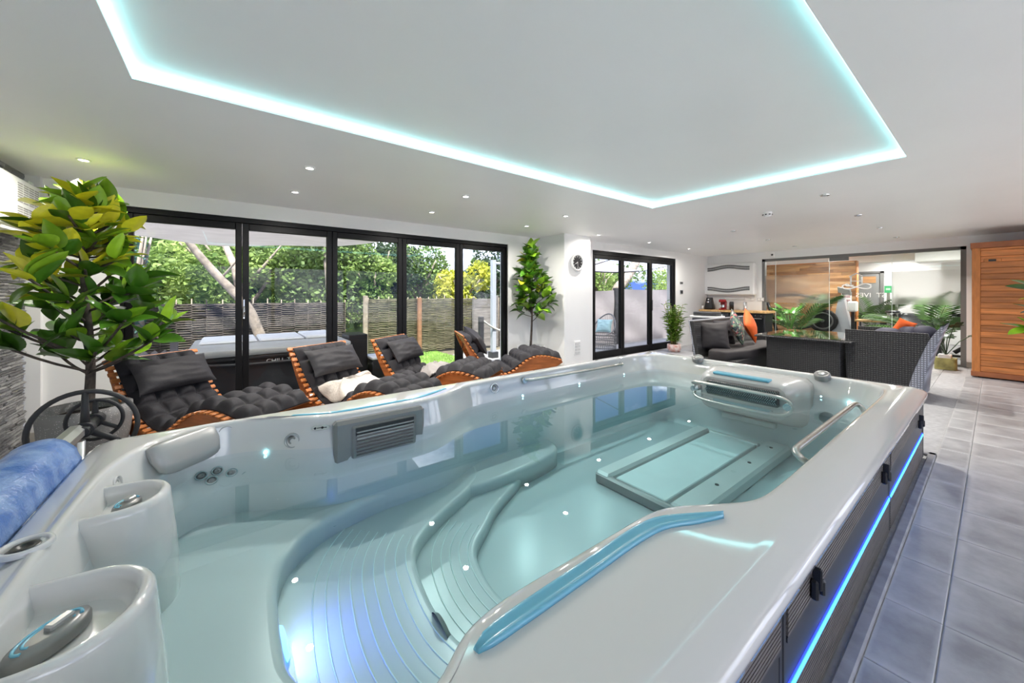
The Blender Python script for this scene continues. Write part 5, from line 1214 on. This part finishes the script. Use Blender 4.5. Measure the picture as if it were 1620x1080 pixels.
# shrub fill far back: dense hedge
hd=thing('back_hedge','deep dark green hedge closing the garden behind all the trees','hedge',(1,13,G))
b=MB(); R=[]
for i in range(60):
    x=-9+22*i/59; zt=(3.1 if x<3.4 else 2.6)+.5*noise.noise((x*.8,0,0)) -(.9 if 4<x<7.5 else 0); y=13+noise.noise((x*.7,3,0))*.8
    R.append([(x,y,G),(x,y-.25+.3*noise.noise((x,1,1)),zt*.5),(x,y,zt),(x,y+1,zt*.9),(x,y+1.2,G)])
b.ring_loft(R,0,True,False); build(b,'hedge_mass',MT['foliage_dark'],hd,kind='stuff')
rnd=random.Random(77); b=MB()
for k in range(12000):
    x=rnd.uniform(-9,13); zt=(3.2 if x<3.4 else 2.7)+.5*noise.noise((x*.8,0,0))-(.9 if 4<x<7.5 else 0); z=rnd.uniform(1,zt); y=12.85+noise.noise((x*.7,3,0))*.8+rnd.uniform(-.3,.1); s_=rnd.uniform(.08,.17); a=rnd.random()*6.3
    b.add([(x-s_*math.cos(a),y,z-s_*math.sin(a)),(x+s_*.4*math.sin(a),y-.05,z),(x+s_*math.cos(a),y-.08,z+s_*math.sin(a)),(x-s_*.4*math.sin(a),y,z+.04)],[(0,1,2,3)],0)
build(b,'hedge_leaves',LM1,hd,kind='stuff')
# beyond the terrace doors -----------------------------------
SCR=mat('screen_fabric',(.42,.385,.395),.8,var=.04,vs=3,bump=.3,bs=3); translucent(SCR,.3)
def screen(label,x0,x1,y,z0,z1,seed):
    b=MB(); vs=[]; nu,nv=20,14
    for j in range(nv+1):
        for i in range(nu+1):
            u=i/nu;v=j/nv; vs.append((x0+(x1-x0)*u,y+.05*noise.noise((u*2+seed,v*1.5,seed))*4*v*(1-v)+.02*math.sin((u+v)*9+seed),z0+(z1-z0)*v-.03*math.sin(PI*u)*(v>.99)))
    fs=[(j*(nu+1)+i,j*(nu+1)+i+1,(j+1)*(nu+1)+i+1,(j+1)*(nu+1)+i) for j in range(nv) for i in range(nu)]
    b.add(vs,fs,0,True); b.add([(p[0],p[1]+.004,p[2]) for p in vs],[f[::-1] for f in fs],0,True)
    solo(b,'fabric_screen',SCR,label,'screen')
screen('pale pink fabric screen left of the dark post outside the terrace doors',7.0,8.88,6.75,G,1.45,1)
screen('pale pink fabric screen right of the dark post outside the terrace doors',9.02,12.0,6.75,G,1.5,4)
b=MB(); b.box(8.89,6.68,G,9.01,6.80,1.52,r=.008); solo(b,'screen_post',mat('dark_post',(.03,.03,.035),.7),'dark timber post between the two fabric screens','post')
b=MB(); vs=[]; nu,nv=20,8
for j in range(nv+1):
    for i in range(nu+1):
        u=i/nu;v=j/nv; vs.append((7.6+2.9*u,7.0+1.6*v,2.02+.42*v-.05*math.sin(PI*u)+.08*u+.02*math.sin(14*v)*0))
fs=[(j*(nu+1)+i,j*(nu+1)+i+1,(j+1)*(nu+1)+i+1,(j+1)*(nu+1)+i) for j in range(nv) for i in range(nu)]
b.add(vs,fs,0,True); aw=thing('terrace_awning','white slack awning with a dark edge above the fabric screens','awning',(7.9,7.0,2.0)); build(b,'cloth',SCR,aw)
b=MB(); b.tube([(7.6+2.9*u/10,7.0,2.0-.05*math.sin(PI*u/10)+.008*u) for u in range(11)],.022,6); b.tube([(7.6,7.0,2.0),(7.5,5.22,2.3)],.012,6); b.tube([(10.5,7.0,2.05),(10.5,5.22,2.3)],.012,6); build(b,'edge_tube',BLK,aw)
tree('fresh green tree seen through the terrace doors left of its thick trunk',(11.6,9.6,1.9),(1.3,.9,1.0),4500,.13,LM2,12)
tree('yellow green tree seen through the right terrace pane under blue sky',(18.6,10.6,1.6),(2.2,1.0,1.25),5000,.14,LM2,13)
tree('thick pale leaning trunk behind the fabric screens',(14.2,10.4,1.8),(1.6,.8,.95),3500,.13,LM1,14,[(11.9,9.0,G),(11.9,9.0,1.5),(12.6,9.0,1.9),(13.9,9.2,3.0)],tr=.26)
# wicker garden chair
t=thing('wicker_garden_chair','grey open weave wicker garden chair with a pale turquoise cushion','garden chair',(7.45,6.0,G)); WK=mat('grey_wicker',(.20,.20,.21),.7)
def wk(a,hh): return (7.42+.34*math.cos(a),6.0+.34*math.sin(a),G+hh)
for ring_z,rr in ((.02,1),(.14,1),(.26,1),(.38,1),(.46,1.02)):
    b=MB(); b.tube([wk(2*PI*i/24,ring_z) for i in range(24)],.012,6,closed=True); build(b,'weave_ring',WK,t)
b=MB()
for i in range(40):
    a=2*PI*i/40; b.tube([wk(a,0),wk(a+.12,.24),wk(a,.46)],.006,4)
build(b,'weave',WK,t)
b=MB(); b.tube(chaikin([wk(-2.2,.46),wk(-1.3,.56),wk(-.5,.86),wk(.1,.98),wk(.8,.86),wk(1.6,.56),wk(2.2,.46)],2,False),.018,8)
for i in range(18):
    a=-1.3+2.7*i/17; hh=.56+.40*math.cos((a)*1.0)**2*(abs(a)<1.4); b.tube([wk(a,.44),wk(a,hh)],.006,4)
build(b,'back_hoop',WK,t)
b=pillow_mb(.38,.40,.14,seed=5); o=bpy.data.objects.new('garden_cushion',b.mesh('garden_cushion',mat('turquoise_cushion',(.36,.55,.58),.7,var=.1,vs=6))); COL.objects.link(o); o.matrix_world=Matrix.Translation((7.50,6.0,G+.66))@Matrix.Rotation(math.radians(25),4,'Z')@Matrix.Rotation(math.radians(-58),4,'Y'); o['label']='pale turquoise cushion leaning in the wicker garden chair'; o['category']='cushion'

# unseen additions: slab bouncing sunlight to the ceiling, overhang keeping sun off the floor
b=MB(); b.box(-14,-20,G-.3,22,YN-.25,G-.02); build(b,'bounce_slab',mat('bounce_slab_stone',(.62,.60,.56),.8,var=.1,vs=2),kind='structure')
b=MB(); b.box(XL-.5,YN-1.9,H+.05,XR+.5,YN-.25,H+.2); build(b,'sun_block_overhang',WHITE,kind='structure')
# ================================================================ GYM BEYOND THE GLASS
b=MB(); b.box(16.3,-2.2,0,16.5,6,H); build(b,'wall_gym_end',WHITE,kind='structure')
b=MB(); b.box(XR+.2,-2.2,0,16.3,-2.0,H); b.box(XR+.2,5.2,0,16.3,5.4,H); build(b,'wall_gym_side',WHITE,kind='structure')
b=MB(); b.box(XR+.2,-2.2,H,16.5,5.4,H+.2); build(b,'ceiling_gym',CEIL,kind='structure')
b=MB(); b.box(13.2,-2.0,2.12,14.0,1.2,H,r=.01); b.box(14.0,-2.0,2.22,14.4,3.0,H); build(b,'trim_2',CEIL,kind='structure')
b=MB(); b.box(15.2,-2.0,0,15.35,.9,H); build(b,'wall_gym_panel',WHITE,kind='structure')
for x,y in ((11.8,2.9),(11.9,.9),(13.6,3.4),(13.2,1.6),(12.0,-.9),(15.6,1.8)):
    d=bpy.data.lights.new('gym_beam','AREA'); o=bpy.data.objects.new('gym_beam',d); COL.objects.link(o); d.shape='DISK'; d.size=.12; d.energy=SPOT*1.6; d.color=(1,.97,.93); o.location=(x,y,H-.03 if x<13.2 or x>14.4 or y>3 else 2.08)
downlight(11.95,2.98,True,'small lit downlight above the timber clad wall in the gym',0)
# timber clad wall with staggered planks
WW=bpy.data.objects.new('wall_timber',None); COL.objects.link(WW); WW.location=(13.0,3.6,0); WW['kind']='structure'
b=MB(); b.box(13.03,2.22,0,13.2,5.2,2.20); build(b,'wall_backing',CEDD,WW)
PLK=[mat('plank_%s'%n_,c,.5,var=.2,vs=3,stretch=(1,1,8),rnd=.28) for n_,c in (('honey',(.50,.26,.11)),('brown',(.30,.14,.06)),('pale',(.60,.36,.19)))]
rnd=random.Random(5); z=.0; n=0; fld=MB()
while z<2.19:
    y=5.2-rnd.uniform(0,.5)
    yy=5.2
    while yy>2.23:
        l=rnd.uniform(.35,.9); y0=max(2.22,yy-l); pb=MB(); pb.box(13.0-rnd.uniform(0,.008),y0+.001,z+.001,13.03,yy-.001,min(z+.078,2.2)); build(pb,'plank',PLK[rnd.randrange(3)],WW); yy=y0
    z+=.08
b=MB(); b.box(12.985,2.205,0,13.2,2.225,2.21); b.box(12.985,2.205,2.195,13.05,5.2,2.215); build(b,'edge_trim',CEDP,WW)
# poster
t=thing('wall_calendar','white year planner with a dark header pinned on the timber wall','poster',(12.97,2.42,1.1)); a=pxX(1331,462,12.985); c=pxX(1347.5,479,12.985)
b=MB(); b.box(12.975,c[1],c[2],12.985,a[1],a[2]); build(b,'sheet',WHITE,t); b=MB(); b.box(12.972,c[1]+.01,a[2]-.07,12.975,a[1]-.01,a[2]-.01); build(b,'header',CHAR,t)
b=MB()
for i in range(3):
    for j in range(2): y=c[1]+.03+(a[1]-c[1]-.06)/3*i; z=c[2]+.02+j*.11; b.box(12.972,y,z,12.975,y+.06,z+.07)
build(b,'month_blocks',mat('pale_print',(.55,.5,.52),.6,col2=(.6,.3,.3),vs=30),t)
# far doorway and green sign
t=bpy.data.objects.new('door_3',None); COL.objects.link(t); t.location=(16.28,1.9,0); t['kind']='structure'
a=pxX(1357,442,16.27); c=pxX(1393,500,16.27)
b=MB(); b.box(16.24,c[1],0,16.29,a[1]+.4,2.0); build(b,'leaf',mat('door_grey',(.25,.26,.26),.3),t)
b=MB(); b.box(16.20,c[1]-.08,0,16.26,c[1],2.06); b.box(16.20,a[1]+.4,0,16.26,a[1]+.48,2.06); b.box(16.20,c[1]-.08,2.0,16.26,a[1]+.48,2.06); build(b,'frame',GREYF,t)
b=MB(); b.box(16.225,c[1]+.1,1.70,16.24,a[1]-.1,1.9); build(b,'transom_pane',PLK[0],t)
t=thing('first_aid_sign','green sign box on a pale post in the gym','sign',(14.1,1.15,1.5)); a=pxX(1399,452,14.1); c=pxX(1411,463,14.1)
b=MB(); b.box(14.1,c[1],c[2],14.16,a[1],a[2]); build(b,'panel',mat('sign_green',(.03,.28,.10),.4),t); b=MB(); b.box(14.095,c[1]+.03,(a[2]+c[2])/2-.02,14.1,a[1]-.03,(a[2]+c[2])/2+.03); build(b,'sign_mark',mat('sign_pale_green',(.35,.7,.4),.5),t)
b=MB(); b.box(14.12,(a[1]+c[1])/2-.03,0,14.18,(a[1]+c[1])/2+.03,c[2]); b.box(14.12,(a[1]+c[1])/2-.18,0,14.18,(a[1]+c[1])/2-.13,c[2]); build(b,'posts',STEEL,t)
# palms -------------------------------------------------------
PALM=mat('palm_frond',(.05,.12,.018),.5,var=.3,vs=5,rnd=.35)
def palm(label,x,y,z0,n,L_,seed,potR=.14,pot=BLK,spread=1.0,name='potted_palm',stemh=.25):
    t=thing(name,label,'plant',(x,y,0)); rnd=random.Random(seed)
    b=MB(); b.lathe([(.001,z0),(potR*.75,z0),(potR,z0+.24),(potR-.02,z0+.24),(.001,z0+.21)],24,0,TR(x,y,0)); build(b,'pot',pot,t)
    for k in range(n):
        a=k*2.39996+rnd.uniform(-.3,.3); el=rnd.uniform(.85,1.4); l=L_*rnd.uniform(.75,1.1); P=[]; p=Vector((x,y,z0+.22)); d=Vector((math.cos(a)*math.cos(el)*spread,math.sin(a)*math.cos(el)*spread,math.sin(el)))
        for q in range(13): P.append(tuple(p)); p=p+d*(l/12); d=(d+Vector((math.cos(a)*.03,math.sin(a)*.03,-.085))).normalized()
        b=MB(); b.tube(P,.005,4); side=Vector((-math.sin(a),math.cos(a),0))
        for q in range(3,12):
            for h in (0,.5):
              p=Vector(P[q])+(Vector(P[q+1])-Vector(P[q]))*h; d=(Vector(P[q+1])-Vector(P[q])).normalized(); ll=l*.30*math.sin(PI*(q+h-2)/11)+.03
              for sg in (-1,1):
                v=(side*sg*.85+d*.75+Vector((0,0,-.22))).normalized(); e=p+v*ll; w_=d*.026; m2=p+v*ll*.45+Vector((0,0,.02)); n0=len(b.v); b.v+=[tuple(p),tuple(m2+w_),tuple(e),tuple(m2-w_)]; b.f.append((n0,n0+1,n0+2,n0+3)); b.m.append(0); b.sm.append(False)
        build(b,'frond',PALM,t)
palm('palm in the gym seen through the glass door beside the timber wall',14.6,pxX(1378,500,14.6)[1],.0,9,1.45,3)
p=pxX(1262,520,11.7); palm('tall palm behind the left glass pane in front of the exercise machine',11.7,p[1],.0,9,1.40,4)
p=pxX(1478,520,12.2); palm('wide palm behind the right glass pane',12.2,p[1],.0,13,1.35,6,spread=1.1)
p=pxX(1508,560,10.4)
# monstera type plants
def bigleaf(t,p0,tip,size,m,name='leaf'):
    b=MB(); p0=Vector(p0); tip=Vector(tip); b.tube([tuple(p0),tuple((p0+tip)/2+Vector((0,0,.06))),tuple(tip)],.007,5); d=(tip-p0); d.z*=.3; d.normalize(); s_=Vector((-d.y,d.x,0)).normalized(); up=Vector((0,0,1))
    out=[]
    for k in range(25):
        a=-PI+2*PI*k/24; r=size*(.62+.38*math.cos(a*.5)**2)*(1-.30*(k%3==0)*(abs(a)<2.6)); out.append(tip+d*(r*math.cos(a)*1.0+size*.25)+s_*r*.8*math.sin(a)-up*(abs(math.sin(a))*size*.25+.30*size*(math.cos(a)>0)*math.cos(a)))
    n0=len(b.v); b.v.append(tuple(tip+d*size*.2)); b.v+=[tuple(q) for q in out]
    for k in range(24): b.f.append((n0,n0+1+k,n0+2+k)); b.m.append(0); b.sm.append(True)
    build(b,name,m,t)
MONS=mat('monstera_green',(.06,.20,.02),.4,var=.25,vs=6,rnd=.3); DKL=mat('dark_leaf',(.025,.06,.022),.35,var=.3,vs=6,rnd=.3)
def monstera(label,x,y,z0,n,h,size,m,seed,potfn):
    t=thing('potted_monstera',label,'plant',(x,y,0)); rnd=random.Random(seed); potfn(t)
    for k in range(n):
        a=k*2.4+.5; r=rnd.uniform(.12,.36); hh=h*rnd.uniform(.55,1.0); bigleaf(t,(x,y,z0),(x+r*math.cos(a),y+r*math.sin(a),z0+hh),size*rnd.uniform(.8,1.15),m)
def potbox(x,y,s_,h,m):
    def f(t):
        b=MB(); b.prism(rrect(x-s_,y-s_,x+s_,y+s_,s_*.35,4),0,h,M=None); build(b,'pot',m,t)
    return f
p=pxX(1247,510,9.6); monstera('bright green split leaf plant between the sofa and the glass partition',9.7,p[1],.45,9,.62,.15,MONS,3,potbox(9.7,p[1],.16,.45,BLK))
p=pxX(1508,560,9.9); monstera('dark leaved plant in a small mossy pot beside the grey partition post',10.2,p[1]+.10,.24,7,.60,.17,DKL,8,potbox(10.2,p[1]+.10,.13,.20,mat('mossy_pot',(.30,.28,.10),.7,var=.3,vs=8)))
b=MB(); q=pxX(1496,570,10.2); b.box(10.1,q[1]-.07,0,10.3,q[1]+.09,.26,r=.01); solo(b,'planter_box',WHITE,'white planter box left of the mossy pot','planter')
b=MB(); q=pxX(1478,560,11.0); b.box(10.9,q[1]-.10,0,11.15,q[1]+.10,.34,r=.01); solo(b,'waste_bin',BLK,'black square bin behind the right glass pane','bin')
# exercise machine left
t=thing('elliptical_trainer','black elliptical trainer with a round flywheel behind the glass','exercise machine',(12.5,2.6,0))
cx_=pxX(1302,507,12.5); M=Matrix.Translation(cx_)@Matrix.Rotation(PI/2,4,'Y')@Matrix.Rotation(.0,4,'X')
b=MB(); b.lathe([(.001,-.05),(.26,-.05),(.31,-.03),(.31,.03),(.26,.05),(.001,.05)],32,0,M); fw=build(b,'flywheel',BLK,t)
b=MB(); b.tube([(cx_[0]-.06,cx_[1]+.21*math.cos(a),cx_[2]+.21*math.sin(a)) for a in (2*PI*i/28 for i in range(28))],.018,6,closed=True); b.cyl((cx_[0]-.08,cx_[1],cx_[2]),.04,.04,axis='x',seg=14); build(b,'hub_ring',GREYP,fw)
b=MB(); b.ring_loft([[(12.55,cx_[1]-.12,0),(12.55,cx_[1]-.62,0),(12.55,cx_[1]-.40,1.25),(12.55,cx_[1]-.30,1.25)],[(12.8,cx_[1]-.12,0),(12.8,cx_[1]-.62,0),(12.8,cx_[1]-.40,1.25),(12.8,cx_[1]-.30,1.25)]],0,False,True,True,True); build(b,'upright_cowl',mat('machine_grey',(.42,.44,.47),.4,metal=.2),t)
b=MB(); b.tube([(12.5,cx_[1]-.1,1.15),(12.5,cx_[1]+.5,1.32),(12.5,cx_[1]+1.1,1.3)],.035,8); b.tube([(12.5,cx_[1]+1.0,.05),(12.5,cx_[1]+1.15,.7),(12.5,cx_[1]+1.35,1.35)],.045,8); b.tube([(12.5,cx_[1]-.3,.06),(12.5,cx_[1]+1.2,.06)],.04,8); b.tube([(12.5,cx_[1]-.1,.6),(12.5,cx_[1]+.9,.25)],.04,8); build(b,'arms',BLK,t)
b=MB(); b.box(-.09,-.16,-.02,.09,.16,.02,r=.01,M=Matrix.Translation((12.55,cx_[1]-.42,1.42))@Matrix.Rotation(1.0,4,'Y')@Matrix.Rotation(.5,4,'X')); build(b,'console',GREYL,t)
# sanitiser stand
t=thing('sanitiser_stand','slim black stand with a white dispenser head in the gym','dispenser',(12.3,2.35,0)); p=pxX(1349,491,12.3)
b=MB(); b.box(12.28,p[1]-.03,0,12.33,p[1]+.03,1.0); b.box(12.18,p[1]-.15,0,12.43,p[1]+.15,.02); build(b,'post',BLK,t); b=MB(); b.box(12.22,p[1]-.09,.90,12.38,p[1]+.09,1.16,r=.03); build(b,'dispenser_head',WHITE,t)
# spin bikes
def bike(label,x,y):
    t=thing('spin_bike',label,'exercise bike',(x,y,0)); M=TR(x,y,0)
    b=MB(); b.lathe([(.001,-.03),(.22,-.03),(.24,0),(.22,.03),(.001,.03)],28,0,M@Matrix.Translation((0,-.35,.32))@Matrix.Rotation(PI/2,4,'Y')); build(b,'flywheel',CHAR,t)
    b=MB(); b.tube([(0,-.35,.32),(0,0,.45),(0,.35,.12)],.04,8,M=M); b.tube([(0,-.30,.30),(0,-.38,.95)],.035,8,M=M); b.tube([(0,.10,.40),(0,.22,.85)],.03,8,M=M); b.tube([(-.25,.40,.05),(.25,.40,.05)],.03,8,M=M); b.tube([(-.25,-.50,.05),(.25,-.50,.05)],.03,8,M=M); b.tube([(0,-.5,.05),(0,.4,.05)],.025,8,M=M); build(b,'frame',BLK,t)
    b=MB(); b.tube(chaikin([(-.2,-.5,1.05),(-.2,-.38,.98),(.2,-.38,.98),(.2,-.5,1.05)],1,False),.02,8,M=M); build(b,'handlebar',BLK,t)
    b=MB(); b.sphere((0,.25,.90),.1,14,sc=(.9,1.4,.4),M=M); build(b,'saddle',BLK,t)
bike('black spin bike in the gym behind the armchair, left of the orange bag',13.0,1.30); bike('black spin bike at the far right behind the grey partition post',12.0,.18)
# treadmill-like dark curve and bench
t=thing('gym_ball','dark domed machine cover low behind the armchair','exercise machine',(14.6,1.4,0)); b=MB(); b.sphere((14.6,1.5,.38),.52,20,sc=(.6,1,.9)); build(b,'cover',CHAR,t); b=MB(); b.box(14.3,1.0,0,14.9,2.0,.12); build(b,'base',BLK,t)
t=thing('low_gym_table','pale low table with cups in the gym','table',(12.6,1.75,0)); b=MB(); b.box(12.3,1.45,.66,12.9,2.15,.70,r=.005); build(b,'top',OAK,t); b=MB()
for x,y in ((12.33,1.48),(12.85,1.48),(12.33,2.1),(12.85,2.1)): b.box(x,y,0,x+.03,y+.03,.66)
build(b,'legs',CHAR,t)
for i,(y,m) in enumerate(((1.62,WHITE),(1.80,REDG))):
    b=MB(); b.lathe([(.001,0),(.035,0),(.04,.10),(.034,.1),(.001,.01)],14,0,TR(12.45,y,.70)); solo(b,'cup',m,('white cup' if i==0 else 'red cup')+' on the low gym table','cup')
b=MB(); b.box(12.4,-.6,.42,13.9,-.2,.50,r=.01); b.box(12.5,-.55,0,12.6,-.25,.42); b.box(13.7,-.55,0,13.8,-.25,.42); solo(b,'gym_bench',OAK,'long oak bench along the right side of the gym','bench')
